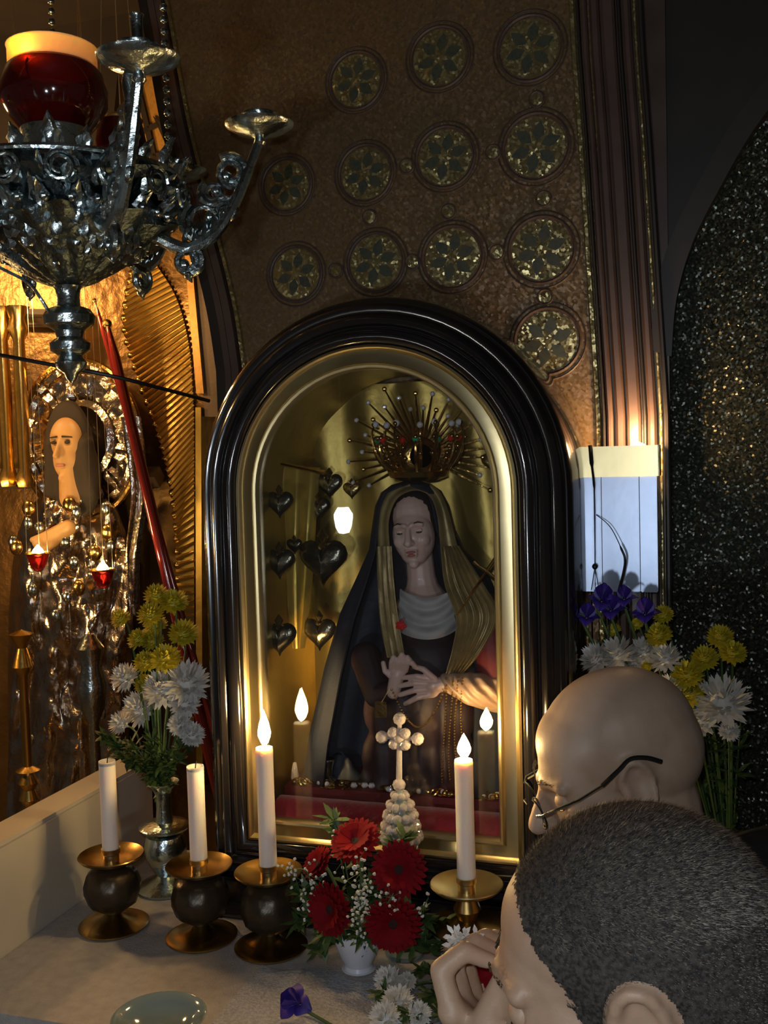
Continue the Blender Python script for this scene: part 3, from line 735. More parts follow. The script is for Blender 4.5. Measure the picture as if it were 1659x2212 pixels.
candlestick(240, 1850, 2035, 1644, YC, 'dark-bellied brass candlestick nearest the marble parapet', 'unlit white candle nearest the marble parapet')
candlestick(430, 1872, 2065, 1655, YC, 'dark-bellied brass candlestick between the silver vase and the lit candle', 'unlit white candle between the silver vase and the lit candle')
candlestick(580, 1886, 2085, 1614, YC-.003, 'dark-bellied brass candlestick beside the red gerberas', 'burning white candle with the tallest flame, left of the red gerberas', lit=1.1, flame_h=.056)
candlestick(1008, 1914, 2090, 1640, YC-.004, 'all-brass candlestick with two dishes, right of the crystal cross', 'burning white candle right of the crystal cross', lit=1.0, brassy=True)
# second flame reflected in the frame stands behind the first: a short taper in a cup on the sill
# ------------------------------------------------------------------ CRYSTAL CROSS
cx = at(862, 1600, -.034)
kx = empty('crystal_cross', (cx.x, cx.y, TT), 'clear crystal bead cross on a beaded stepped base before the glass', 'cross')
def zpx(py, px=862): return at(px, py, -.034).z
def xpx(px, py): return at(px, py, -.034).x
def facet(bm, c, r): bmesh.ops.create_icosphere(bm, subdivisions=2, radius=r, matrix=Matrix.Translation(c))
for px, py, r in ((863, 1553, .0098), (825, 1592, .0098), (902, 1596, .0098), (862, 1695, .0100)):
    bm = nb(); facet(bm, V((xpx(px, py), cx.y, zpx(py, px))), r); obj('crystal_ball', bm, 'crystal', kx, smooth=False)
for px, py, r in ((850, 1582, .0088), (876, 1584, .0088), (852, 1606, .0088), (876, 1608, .0088), (863, 1594, .0085)):
    bm = nb(); facet(bm, V((xpx(px, py), cx.y-.002, zpx(py, px))), r); obj('crystal_bead', bm, 'crystal', kx, smooth=False)
bm = nb(); tube(bm, [V((xpx(863, 1560), cx.y, zpx(1560))), V((xpx(862, 1700), cx.y, zpx(1700)))], [.0035, .0050], 8); obj('shaft', bm, 'crystal', kx, smooth=False)
bm = nb(); tube(bm, [V((xpx(828, 1592), cx.y, zpx(1592, 828))), V((xpx(899, 1596), cx.y, zpx(1596, 899)))], .0032, 8); obj('cross_bar', bm, 'crystal', kx, smooth=False)
for j, (py, n, rr, rb) in enumerate(((1718, 6, .009, .0065), (1738, 9, .016, .0068), (1760, 11, .021, .0072), (1783, 12, .024, .0076), (1806, 13, .027, .0078))):
    for i in range(n):
        a = 2*pi*i/n+j*.4; bm = nb(); facet(bm, V((cx.x-.001+rr*cos(a), cx.y+rr*sin(a), zpx(py))), rb); obj('base_bead', bm, 'crystal', kx, smooth=False)
bm = nb(); z1 = zpx(1820); lathe(bm, [(.030, TT), (.030, TT+.006), (.018, TT+.012), (.012, TT+.03), (.012, z1-.02), (.024, z1-.008), (.026, z1), (.010, z1+.06), (.004, zpx(1705))], 16, V((cx.x, cx.y, 0))); obj('pedestal', bm, 'glass_dish', kx)

# ------------------------------------------------------------------ FLOWERS
random.seed(21)
def petal(bm, base, d, n_, L, w_, curl=.2):
    """one petal: base point, direction, up normal"""
    d = V(d).normalized(); s_ = d.cross(V(n_)).normalized(); u = s_.cross(d)
    a = V(base); p = [a-s_*w_*.3, a+s_*w_*.3]; m1 = a+d*L*.55+u*L*curl*.3; p2 = [m1-s_*w_*.5, m1+s_*w_*.5]; t = a+d*L+u*L*curl
    vs_ = [bm.verts.new(q) for q in p+p2+[t]]
    bm.faces.new((vs_[0], vs_[1], vs_[3], vs_[2])); bm.faces.new((vs_[2], vs_[3], vs_[4]))
def pompon(r, n, L, w_, shag=.15, lo=-.25):
    """chrysanthemum bloom facing +Z, centre at origin"""
    bm = nb(); ell(bm, (0, 0, 0), r*.55, n=10, m=7)
    for i in range(n):
        z = 1-(1-lo)*(i+.5)/n; a = i*2.39996; q = sqrt(max(0, 1-z*z)); d = V((q*cos(a), q*sin(a), z*.85))
        d += V((random.uniform(-1, 1), random.uniform(-1, 1), random.uniform(-1, 1)))*shag
        petal(bm, d.normalized()*r*.40, d, V((0, 0, 1)) if z < .95 else V((1, 0, 0)), r*.62*L*random.uniform(.85, 1.12), w_*r, .12)
    return bm
def mesh_of(name, bm, m, smooth=False):
    bmesh.ops.recalc_face_normals(bm, faces=bm.faces[:]); me = bpy.data.meshes.new(name); bm.to_mesh(me); bm.free(); me.materials.append(M[m]); return me
ME = {'ya': mesh_of('yellow_bloom', pompon(1, 130, 1.0, .26, .07, -.45), 'petal_yellow'), 'yb': mesh_of('yellow_bloom', pompon(1, 120, 1.0, .28, .10, -.45), 'petal_yellow'),
      'wa': mesh_of('white_bloom', pompon(1, 150, 1.1, .24, .14, -.45), 'petal_white'), 'wb': mesh_of('white_bloom', pompon(1, 120, 1.2, .24, .22, -.4), 'petal_white')}
def bloom(kind, p, r, axis, vase, label, group):
    o = bpy.data.objects.new('chrysanthemum', ME[kind]); C.objects.link(o); o.location = p; o.scale = (r, r, r)
    q = V(axis).to_track_quat('Z', 'Y'); o.rotation_euler = q.to_euler(); tag(o, label, 'flower', group)
    bm = nb(); p = V(p); a = V(axis).normalized(); v = V(vase)
    inv = Matrix.Translation(p) @ q.to_matrix().to_4x4() @ Matrix.Scale(r, 4)
    pts = spline([p-a*r*.3, p-a*r*1.6, p.lerp(v, .6)+V((0, 0, .01)), v], 5)
    tube(bm, pts, .0018, 5); bmesh.ops.transform(bm, matrix=inv.inverted(), verts=bm.verts[:])
    c = obj('stem', bm, 'stem_green', None, local=True); c.parent = o
    return o
def leaf_spray(name, pts, n, L, w_, label, cat='foliage', group=None, m='leaf'):
    """a leafy sprig along a stem polyline"""
    pts = spline(pts, 6); root = nb(); tube(root, pts, .0013, 5)
    o = obj(name, root, m, label=label, cat=cat, group=group)
    bm = nb()
    for i in range(n):
        k_ = random.uniform(.15, .98)*(len(pts)-1); i0 = int(k_); p = pts[i0]; t = (pts[min(i0+1, len(pts)-1)]-p)
        d = V((random.uniform(-1, 1), random.uniform(-1, .5), random.uniform(-.6, .9))).normalized()+t.normalized()*.4
        petal(bm, p, d, V((0, -.3, 1)), L*random.uniform(.6, 1.2), w_*random.uniform(.7, 1.2), random.uniform(-.3, .2))
    obj('leaves', bm, m, o, smooth=False); return o

# tall silver vase left of the shrine
vx = at(352, 1700, .085); vz = vx.z; vb = V((vx.x, .085, TT))
sv = empty('silver_vase', vb, 'tall silver baluster vase between the two unlit candles', 'vase')
def zv(py): return at(352, py, .085).z-TT
bm = nb(); lathe(bm, [(.050, 0), (.052, .004), (.046, .009), (.022, .018), (.012, .03)], 32, vb); obj('foot', bm, 'silver', sv)
bm = nb(); lathe(bm, [(.012, .03), (.010, zv(1990)), (.017, zv(1960)), (.010, zv(1930)), (.012, zv(1895)), (.026, zv(1870)), (.037, zv(1842)), (.038, zv(1822)), (.032, zv(1802)), (.016, zv(1793))], 32, vb); obj('baluster', bm, 'silver', sv)
bm = nb(); lathe(bm, [(.016, zv(1793)), (.043, zv(1788)), (.045, zv(1783)), (.040, zv(1779)), (.015, zv(1774))], 32, vb); obj('collar', bm, 'silver', sv)
bm = nb(); lathe(bm, [(.015, zv(1774)), (.013, zv(1745)), (.014, zv(1715)), (.020, zv(1700)), (.028, zv(1692)), (.028, zv(1688)), (.020, zv(1690)), (.011, zv(1715)), (0, zv(1716))], 32, vb); obj('neck', bm, 'silver', sv)
mouth = V((vx.x, .085, TT+zv(1696)))
gL = 'chrysanthemums in the silver vase'
LB = [('ya', 338, 1288, 27, 'yellow chrysanthemum at the very top of the silver-vase bouquet'), ('yb', 376, 1303, 30, 'yellow chrysanthemum next to the topmost one, beside the gilded ribs'), ('ya', 325, 1330, 28, 'yellow chrysanthemum under the topmost one in the silver vase'),
      ('ya', 262, 1338, 22, 'orange-tinted yellow chrysanthemum leaning out towards the icon'), ('yb', 336, 1352, 26, 'yellow chrysanthemum in the middle of the silver-vase bouquet'), ('ya', 396, 1370, 32, 'large yellow chrysanthemum touching the black shrine frame'),
      ('yb', 300, 1382, 24, 'yellow chrysanthemum facing the icon, mid-height in the silver vase'), ('ya', 330, 1385, 25, 'yellow chrysanthemum half hidden at mid-height in the silver vase'), ('ya', 315, 1432, 26, 'yellow chrysanthemum just above the white ones, icon side'),
      ('yb', 358, 1424, 32, 'ring-shaped yellow chrysanthemum just above the white ones'), ('ya', 312, 1478, 23, 'deep yellow chrysanthemum wedged among the white ones'),
      ('wa', 272, 1465, 30, 'cream white chrysanthemum on the icon side of the silver vase'), ('wa', 352, 1490, 40, 'largest white chrysanthemum at the centre of the silver-vase bouquet'), ('wb', 404, 1478, 44, 'bluish white chrysanthemum against the black shrine frame'),
      ('wa', 305, 1532, 38, 'white chrysanthemum low on the icon side of the silver vase'), ('wb', 262, 1562, 24, 'small white chrysanthemum drooping lowest on the icon side'), ('wa', 388, 1566, 24, 'small white chrysanthemum above the unlit candle by the silver vase'), ('wb', 416, 1588, 24, 'small bluish chrysanthemum drooping beside the black shrine frame'), ('wb', 400, 1520, 30, 'white chrysanthemum below the bluish one by the black frame')]
for kd, px, py, r, l in LB:
    Y = .085+random.uniform(-.035, .02); p = at(px, py, Y); rr = r/FPX*1.68*1.12
    while p.x+rr > -.302 and Y < .2: Y += .01; p = at(px, py, Y)
    bloom(kd, p, rr, (V((p.x-mouth.x, -.10, (p.z-mouth.z)*.6+.03))), mouth-V((0, 0, .02)), l, gL)
for i, (x, y) in enumerate(((215, 1585), (250, 1630), (300, 1645), (350, 1640), (395, 1640), (405, 1610), (280, 1600), (330, 1590), (235, 1600))):
    q = at(x, y, .07); 
    if q.x > -.315: q = at(395, y, .12)
    leaf_spray('leafy_sprig', [mouth-V((0, 0, .01)), mouth.lerp(q, .5)+V((0, -.01, .015)), q], 46, .024, .009, 'dark green leafy sprig hanging over the rim of the silver vase', group='sprigs in the silver vase')

# bouquet of red gerberas in a white vase at the middle
vc = at(775, 2092, Z=TT); vc = V((vc.x, vc.y, TT))
wv = empty('white_vase', vc, 'small white porcelain vase holding the red gerberas', 'vase')
bm = nb(); lathe(bm, [(.020, 0), (.022, .003), (.020, .008), (.027, .022), (.034, .042), (.036, .056), (.032, .062), (.029, .056), (.020, .03), (0, .02)], 28, vc, wob=lambda a, z: .03*sin(a*10)*min(1, z*25)); obj('bowl', bm, 'porcelain', wv)
bm = nb(); lathe(bm, [(.022, 0), (.025, .0015), (.020, .004)], 24, vc); obj('foot', bm, 'porcelain', wv)
vm = vc+V((0, 0, .045))
def gerbera(px, py, r, Y, axis, label):
    p = at(px, py, Y); rr = r/FPX*(p-CAM).dot(fwd)
    root = empty('gerbera', p, label, 'flower', 'red gerberas in the white vase'); a = V(axis).normalized(); fr_ = frame_to(a)
    for lay, (n, L, h) in enumerate(((26, 1.0, 0), (22, .86, .05), (20, .6, .09))):
        bm = nb()
        for i in range(n):
            t = 2*pi*i/n+lay*.13; d = fr_ @ V((cos(t), sin(t), .16+.22*lay+random.uniform(-.06, .06))); s_ = fr_ @ V((-sin(t), cos(t), 0)); u = a
            b0 = p+d*rr*.16+u*rr*h; L_ = rr*L*random.uniform(.86, .92); w_ = rr*.15
            vs_ = [bm.verts.new(q) for q in (b0-s_*w_*.35, b0+s_*w_*.35, b0+d*L_*.5-s_*w_*.8+u*rr*.02, b0+d*L_*.5+s_*w_*.8+u*rr*.02, b0+d*L_*.88-s_*w_*.55, b0+d*L_*.88+s_*w_*.55, b0+d*L_-u*rr*.03)]
            bm.faces.new((vs_[0], vs_[1], vs_[3], vs_[2])); bm.faces.new((vs_[2], vs_[3], vs_[5], vs_[4])); bm.faces.new((vs_[4], vs_[5], vs_[6]))
        obj('petal_ring', bm, 'petal_red', root, smooth=False)
    bm = nb(); lathe(bm, [(rr*.26, rr*.02), (rr*.24, rr*.12), (rr*.15, rr*.17), (0, rr*.16)], 18, p, fr_); obj('eye', bm, 'gerbera_eye', root)
    bm = nb(); tube(bm, spline([p, p-a*rr*.7, (p-a*rr).lerp(vm, .6), vm], 5), .0026, 6); obj('stem', bm, 'stem_green', root)
gerbera(770, 1822, 56, vc.y-.012, (-.1, -.55, .8), 'red gerbera at the top of the bouquet, below the crystal cross')
gerbera(862, 1878, 60, vc.y-.030, (.25, -.9, .35), 'red gerbera facing outwards beside the brass two-dish candlestick')
gerbera(718, 1962, 58, vc.y-.045, (-.35, -.95, .1), 'red gerbera low on the side of the unlit candles')
gerbera(850, 1992, 62, vc.y-.050, (.25, -.95, .0), 'red gerbera lowest in the bouquet, above the white vase')
gerbera(690, 1868, 40, vc.y+.020, (-.5, -.5, .6), 'small red gerbera half hidden behind white blossom sprigs')
def breath(pts, n, spread, label):
    pts = [V(p) for p in pts]; bm = nb(); tube(bm, spline(pts, 5), .0008, 4); o = obj('blossom_sprig', bm, 'stem_green', label=label, cat='flower', group='sprigs of tiny white blossom in the bouquet')
    bm = nb(); tw = nb()
    for i in range(n):
        t = random.uniform(.35, 1)*(len(pts)-1); k_ = min(int(t), len(pts)-2); b = pts[k_].lerp(pts[k_+1], t-k_)
        e = b+V((random.gauss(0, 1), random.gauss(-.3, .6), random.gauss(0, 1)))*spread
        tube(tw, [b, e], .0004, 3)
        for q in range(4): ell(bm, e+V((random.uniform(-1, 1), random.uniform(-1, 1), random.uniform(-1, 1)))*.0011, .0019*random.uniform(.7, 1.1), n=6, m=4)
    obj('blossoms', bm, 'petal_white', o); obj('twigs', tw, 'stem_green', o)
def ap(px, py, dy): return at(px, py, vc.y+dy)
breath([vm, ap(778, 1960, -.05), ap(778, 1850, -.06)], 62, .011, 'dense white blossom sprig rising between the top and outward-facing gerberas')
breath([vm, ap(775, 2020, -.06), ap(780, 1925, -.065)], 44, .008, 'white blossom sprig trailing down the middle above the white vase')
breath([vm, ap(690, 1950, -.02), ap(660, 1880, -.02), ap(620, 1890, -.02)], 40, .011, 'white blossom sprig spreading towards the tallest flame candle')
breath([vm, ap(830, 1960, -.06), ap(850, 1930, -.062)], 22, .011, 'white blossom sprig between the outward-facing and lowest gerberas')
breath([vm, ap(890, 1985, -.04), ap(925, 1940, -.045)], 14, .010, 'thin white blossom sprig reaching under the two-dish candlestick')
breath([vm, ap(670, 1960, -.03), ap(655, 1930, -.03)], 16, .010, 'thin white blossom sprig beside the low gerbera')
breath([vm, ap(735, 1850, .0), ap(728, 1790, .0)], 8, .006, 'sparse white blossom sprig at the top of the bouquet')
for i, (x, y, dy) in enumerate(((640, 1990, 0), (690, 2050, -.02), (930, 1990, 0), (950, 2060, 0), (790, 2030, -.05), (900, 2050, -.03), (720, 1760, .02), (830, 1930, -.01), (640, 1930, .01), (880, 1800, .02), (960, 2000, .02), (700, 2020, -.04))):
    q = ap(x, y, dy); q.z = max(q.z, TT+.012); leaf_spray('leafy_sprig', [vm, vm.lerp(q, .55)+V((0, 0, .02)), q], 64, .030, .010, 'dark green leafy sprig among the red gerberas', group='sprigs in the white vase')

# loose flowers lying on the cloth
def iris(p, r, axis, vase, label, group=None):
    p = V(p); a = V(axis).normalized(); fr_ = frame_to(a); root = empty('iris', p, label, 'flower', group)
    for i in range(3):
        for up_ in (0, 1):
            t = 2*pi*(i+.5*up_)/3; d = fr_ @ V((cos(t), sin(t), 0)); s_ = fr_ @ V((-sin(t), cos(t), 0)); rows = []
            for j in range(7):
                q = j/6; wdt = r*.55*sin(pi*min(1, .12+q*.85))
                c_ = p+(d*(r*.25*q+r*.15*sin(q*pi))+a*r*(1.1*q) if up_ else d*r*q*1.05+a*r*(.35*sin(q*2.2)-.35*q*q))
                rows.append([c_-s_*wdt, c_-s_*wdt*.5+a*r*.06, c_, c_+s_*wdt*.5+a*r*.06, c_+s_*wdt])
            bm = nb(); grid(bm, rows); solid(bm, .0006); pe = obj('petal', bm, 'petal_purple', root)
            if not up_:
                bm = nb(); tube(bm, [p+d*r*.15+a*r*.15, p+d*r*.5+a*r*.27], [.0015, .0008], 6, flat=.5); obj('yellow_blaze', bm, 'petal_yellow', pe)
    bm = nb(); tube(bm, spline([p, p-a*r*.8, (p-a*r).lerp(V(vase), .6), V(vase)], 5), .0022, 6); obj('stem', bm, 'stem_green', root)
pi_ = at(640, 2168, Z=TT+.022); iris(pi_, .026, (-.2, -.5, .55), V((pi_.x+.10, pi_.y-.03, TT+.003)), 'purple iris lying on the lace in front of the white vase')
gF = 'white chrysanthemums lying on the altar cloth'
for kd, px, py, r, l in (('wb', 838, 2118, 30, 'white chrysanthemum standing up beside the white vase'), ('wb', 860, 2165, 34, 'shaggy white chrysanthemum lying below the white vase'), ('wa', 905, 2190, 26, 'white chrysanthemum lying next to the praying hand'), ('wb', 832, 2200, 32, 'white chrysanthemum lying lowest on the lace'), ('wa', 880, 2120, 20, 'small white chrysanthemum among leaves by the white vase')):
    p = at(px, py, Z=TT+.03); rr = r/FPX*1.33
    bloom(kd, p, rr, (random.uniform(-.3, .3), -.6, .6), V((p.x+.05, p.y+.03, TT+.004)), l, gF)
for x, y in ((930, 2150), (900, 2100), (870, 2195), (950, 2190), (815, 2150)):
    q = at(x, y, Z=TT+.03); leaf_spray('leafy_sprig', [V((q.x+.03, q.y+.03, TT+.005)), q+V((.01, .01, 0)), q], 34, .022, .007, 'dark leafy sprig lying on the lace beside the white vase', group='sprigs on the altar cloth')
# glass dish at the near edge of the altar
gd = at(345, 2240, Z=TT); gd = V((gd.x, gd.y, TT)); bm = nb(); lathe(bm, [(.030, 0), (.034, .002), (.052, .018), (.060, .026), (.0615, .0285), (.0595, .0285), (.050, .020), (.032, .006), (0, .004)], 40, gd)
obj('glass_dish', bm, 'glass_dish', label='shallow blue-green glass dish on the near edge of the altar', cat='dish')

# right-hand arrangement on a pedestal beside the shrine
pd = V((.50, .13, 0)); st_ = empty('pedestal', pd, 'slim dark wooden pedestal carrying the right-hand flowers', 'pedestal')
bm = nb(); bbox(bm, .43, .59, .06, .20, 0, .03); obj('base', bm, 'ebony', st_, smooth=False); bm = nb(); bbox(bm, .47, .55, .09, .17, .03, .74); obj('column', bm, 'ebony', st_, smooth=False); bm = nb(); bbox(bm, .43, .59, .06, .20, .74, .76); obj('top', bm, 'ebony', st_, smooth=False)
vr = V((.51, .13, .76)); bm = nb(); lathe(bm, [(.035, 0), (.04, .004), (.03, .012), (.045, .05), (.055, .10), (.045, .13), (.05, .15), (.046, .148), (.04, .12), (0, .1)], 28, vr); obj('bronze_vase', bm, 'bronze_dark', label='rounded dark bronze vase on the dark pedestal', cat='vase')
mr = vr+V((0, 0, .13)); gR = 'chrysanthemums in the arrangement by the steel box'
RB = [('wa', 1290, 1425, 32, 'white chrysanthemum just above the bald head, on the shrine side'), ('wb', 1335, 1415, 34, 'white chrysanthemum directly above the bald head'), ('wa', 1372, 1430, 26, 'white chrysanthemum above the bald head under the purple irises'), ('wb', 1392, 1408, 28, 'upper white chrysanthemum in the middle of the row over the bald head'),
      ('wb', 1438, 1425, 30, 'white chrysanthemum at the end of the row over the bald head'), ('wb', 1445, 1490, 28, 'white chrysanthemum tucked beside the bald crown'), ('wb', 1560, 1520, 52, 'largest shaggy white chrysanthemum at the outer end of the arrangement'), ('wb', 1515, 1560, 30, 'white chrysanthemum low behind the bald head'), ('wa', 1575, 1580, 20, 'small white chrysanthemum drooping below the largest one'),
      ('ya', 1326, 1362, 16, 'small yellow chrysanthemum between the iris stems'), ('yb', 1376, 1350, 14, 'tiny yellow chrysanthemum below the steel box'), ('ya', 1433, 1330, 22, 'yellow chrysanthemum beside the corner of the steel box'), ('yb', 1424, 1374, 27, 'yellow chrysanthemum below the one at the steel box corner'),
      ('ya', 1556, 1378, 27, 'highest yellow chrysanthemum in the outer group of three'), ('yb', 1583, 1412, 27, 'outermost yellow chrysanthemum of the outer group of three'), ('ya', 1523, 1424, 28, 'deep yellow chrysanthemum of the outer group nearest the bald head'), ('yb', 1484, 1460, 32, 'upper yellow chrysanthemum of the pair beside the bald crown'), ('ya', 1490, 1500, 34, 'lower yellow chrysanthemum of the pair beside the bald crown'), ('ya', 1398, 1440, 12, 'tiny yellow bud among the white row over the bald head')]
for kd, px, py, r, l in RB:
    Y = random.uniform(.04, .09); p = at(px, py, Y); rr = r/FPX*1.5*1.1
    bloom(kd, p, rr, V(((p.x-mr.x)*.8, -.12, .10+(p.z-mr.z)*.3)), mr-V((0, 0, .02)), l, gR)
for px, py, r, l in ((1268, 1325, .022, 'purple iris with yellow blaze against the shrine side'), (1300, 1290, .026, 'tall purple iris in front of the steel box'), (1322, 1310, .024, 'purple iris in the middle of the group under the steel box'), (1350, 1285, .020, 'slender purple iris rising before the steel box'), (1395, 1318, .024, 'purple iris spreading below the steel box corner')):
    p = at(px, py+12, .06); iris(p, r, (random.uniform(-.2, .2), -.25, 1), mr-V((0, 0, .02)), l, 'purple irises by the steel box')
for x, y in ((1290, 1380), (1340, 1390), (1410, 1400), (1460, 1420), (1500, 1400), (1480, 1530), (1530, 1480), (1545, 1590), (1600, 1560), (1270, 1440), (1350, 1440), (1420, 1470)):
    q = at(x, y, .085); leaf_spray('leafy_sprig', [mr, mr.lerp(q, .55)+V((0, 0, .02)), q], 40, .024, .008, 'dark green leafy sprig in the arrangement by the steel box', group='sprigs by the steel box')

# ------------------------------------------------------------------ STEEL BOX WITH LAMP
BY = .165
def bxz(px, py): return at(px, py, BY)
p0, p1 = bxz(1248, 1030), bxz(1422, 1280); tb0, tb1 = bxz(1248, 966), bxz(1425, 1028)
sb = empty('steel_box', ((p0.x+p1.x)/2, .2, p1.z), 'ribbed steel box with brass top band fixed to the pilaster', 'box')
edges = [1248, 1284, 1300, 1382, 1421]
for a_, b_ in zip(edges, edges[1:]):
    xa, xb = bxz(a_, 1150).x, bxz(b_, 1150).x; bm = nb(); bbox(bm, xa+.0006, xb-.0006, BY, WY-.03, p1.z, p0.z)
    bmesh.ops.bevel(bm, geom=bm.edges[:], offset=.0012, segments=2, affect='EDGES'); obj('panel', bm, 'steel', sb)
bm = nb(); bbox(bm, p0.x+.002, p1.x-.002, BY+.003, WY-.028, p1.z+.001, p0.z-.001); obj('core', bm, 'black', sb, smooth=False)
bm = nb(); t_ = .002
for q in ((tb0.x-.001, tb1.x, BY-.006, BY-.006+t_), (tb0.x-.001, tb0.x-.001+t_, BY-.006, WY-.03), (tb1.x-t_, tb1.x, BY-.006, WY-.03)): bbox(bm, *q, tb1.z, tb0.z)
obj('brass_band', bm, 'brass', sb, smooth=False)
bl = at(1378, 988, WY-.062); bm = nb(); lathe(bm, [(.009, -.02), (.009, -.004), (.011, .0), (.014, .010), (.011, .020), (0, .025)], 16, bl); bo = obj('bulb', bm, 'lamp_warm', label='small warm bulb glowing behind the brass band of the steel box', cat='lamp')
lamp('bulb_light', bl+V((0, -.002, .036)), 1.3, (1, .60, .28), .012)
bm = nb(); tube(bm, spline([at(1275, 962, BY-.010), at(1278, 1000, BY-.012), at(1284, 1060, BY-.008), at(1285, 1150, BY-.006), at(1285, 1222, BY-.008)], 6), [.0035]*7+[.002]*5+[.0008]*13, 6); wi = obj('cord', bm, 'black', label='black cord with a knot hanging straight down the steel box', cat='cord')
bm = nb(); ell(bm, at(1285, 1224, BY-.008), .0045); tube(bm, [at(1285, 1226, BY-.008), at(1277, 1275, BY-.01)], .0006, 4); tube(bm, [at(1285, 1226, BY-.008), at(1294, 1275, BY-.01)], .0006, 4); obj('knot', bm, 'black', wi)
bm = nb(); tube(bm, spline([at(1288, 1112, BY-.004), at(1318, 1138, BY-.02), at(1342, 1185, BY-.03), at(1350, 1215, BY-.034), at(1338, 1270, BY-.05), at(1318, 1340, BY-.09), at(1312, 1400, BY-.10)], 6), [.0007]*12+[.0018]*18+[.0014]*7, 6); obj('curved_twig', bm, 'black', label='thin dark twig arching across the steel box from the flowers', cat='twig')
# ------------------------------------------------------------------ SILVER CHANDELIER
random.seed(3)
AX = at(140, 480, D=1.42); AX = V((AX.x, AX.y, 0))
def zc_(py): return at(140, py, D=1.42).z
cd = empty('chandelier', (AX.x, AX.y, zc_(825)), 'ornate silver chandelier with scrolling candle arms and openwork bowl', 'chandelier')
def ring_wob(a, z): return .06*sin(a*18+z*90)+.05*sin(a*9-z*240)+.05*noise.noise(V((cos(a)*6, sin(a)*6, z*60)))
bm = nb(); lathe(bm, [(.150, zc_(392)), (.163, zc_(405)), (.160, zc_(425)), (.140, zc_(450)), (.134, zc_(475)), (.143, zc_(490)), (.136, zc_(505)), (.110, zc_(535)), (.085, zc_(560)), (.062, zc_(585)), (.045, zc_(602)), (.030, zc_(612)), (.020, zc_(618))], 96, AX, wob=ring_wob); obj('bowl', bm, 'silver_dark', cd)
bm = nb(); lathe(bm, [(.020, zc_(618)), (.017, zc_(625)), (.0155, zc_(640)), (.0165, zc_(660)), (.030, zc_(668)), (.036, zc_(682)), (.034, zc_(700)), (.020, zc_(714)), (.018, zc_(728)), (.028, zc_(740)), (.027, zc_(756)), (.016, zc_(768)), (.022, zc_(782)), (.020, zc_(795)), (.010, zc_(806)), (.007, zc_(818)), (.0, zc_(828))], 32, AX); obj('finial', bm, 'silver', cd)
bm = nb(); n = 64; tube(bm, [AX+V((cos(2*pi*i/n)*.160, sin(2*pi*i/n)*.160, zc_(392))) for i in range(n+1)], .005, 8, cap=False); obj('rim', bm, 'silver', cd)
# acanthus leaves standing on the rim and hugging the bowl
def acanthus(base, out, h, w_, curl):
    rows = []; s_ = V((-out.y, out.x, 0))
    for j in range(7):
        t = j/6; c_ = base+V((0, 0, h*t))+out*(curl*t*t); wdt = w_*sin(pi*(.18+.8*t))*(1+.25*(j % 2))
        rows.append([c_-s_*wdt-out*.004, c_-s_*wdt*.5+out*.002, c_, c_+s_*wdt*.5+out*.002, c_+s_*wdt-out*.004])
    bm = nb(); grid(bm, rows); solid(bm, .0015); return bm
for i in range(24):
    a = 2*pi*i/24; u = V((cos(a), sin(a), 0))
    obj('acanthus_leaf', acanthus(AX+u*.160+V((0, 0, zc_(395))), u, .026 if i % 2 else .040, .010, .016), 'silver', cd)
for i in range(18):
    a = 2*pi*(i+.5)/18; u = V((cos(a), sin(a), 0))
    obj('acanthus_leaf', acanthus(AX+u*.125+V((0, 0, zc_(525))), u, .055, .014, .034), 'silver', cd)
for i in range(12):
    a = 2*pi*(i+.5)/12; u = V((cos(a), sin(a), 0))
    obj('acanthus_leaf', acanthus(AX+u*.052+V((0, 0, zc_(590))), u, .045, .014, .055), 'silver', cd)
for n_l, r_l, py_l, h_l, w_l, c_l in ((22, .112, 545, .040, .013, .022), (16, .080, 570, .036, .012, .024), (20, .098, 560, .034, .011, .030), (14, .060, 588, .036, .012, .030), (12, .040, 604, .030, .010, .030), (26, .150, 455, .034, .011, .020), (20, .138, 500, .030, .011, .026)):
    for i in range(n_l):
        a = 2*pi*(i+.3)/n_l; u = V((cos(a), sin(a), 0)); obj('acanthus_leaf', acanthus(AX+u*r_l+V((0, 0, zc_(py_l))), u, h_l, w_l, c_l), 'silver', cd)
for i in range(16):                                      # small volutes round the gallery
    a = 2*pi*(i+.5)/16; u = V((cos(a), sin(a), 0)); s_ = V((-u.y, u.x, 0)); c_ = AX+u*.170+V((0, 0, zc_(432)))
    pts = [c_+(s_*cos(k*.5)+V((0, 0, sin(k*.5))))*(.021*(1-.6*k/22))*(1 if i % 2 else -1) for k in range(23)]
    bm = nb(); tube(bm, pts, [.0034*(1-.4*k/22) for k in range(23)], 6); obj('volute', bm, 'silver', cd)
# beads round the bowl
for i in range(28):
    a = 2*pi*i/28; bm = nb(); ell(bm, AX+V((cos(a)*.147, sin(a)*.147, zc_(480))), .0075, n=8, m=6); obj('bead', bm, 'silver', cd)
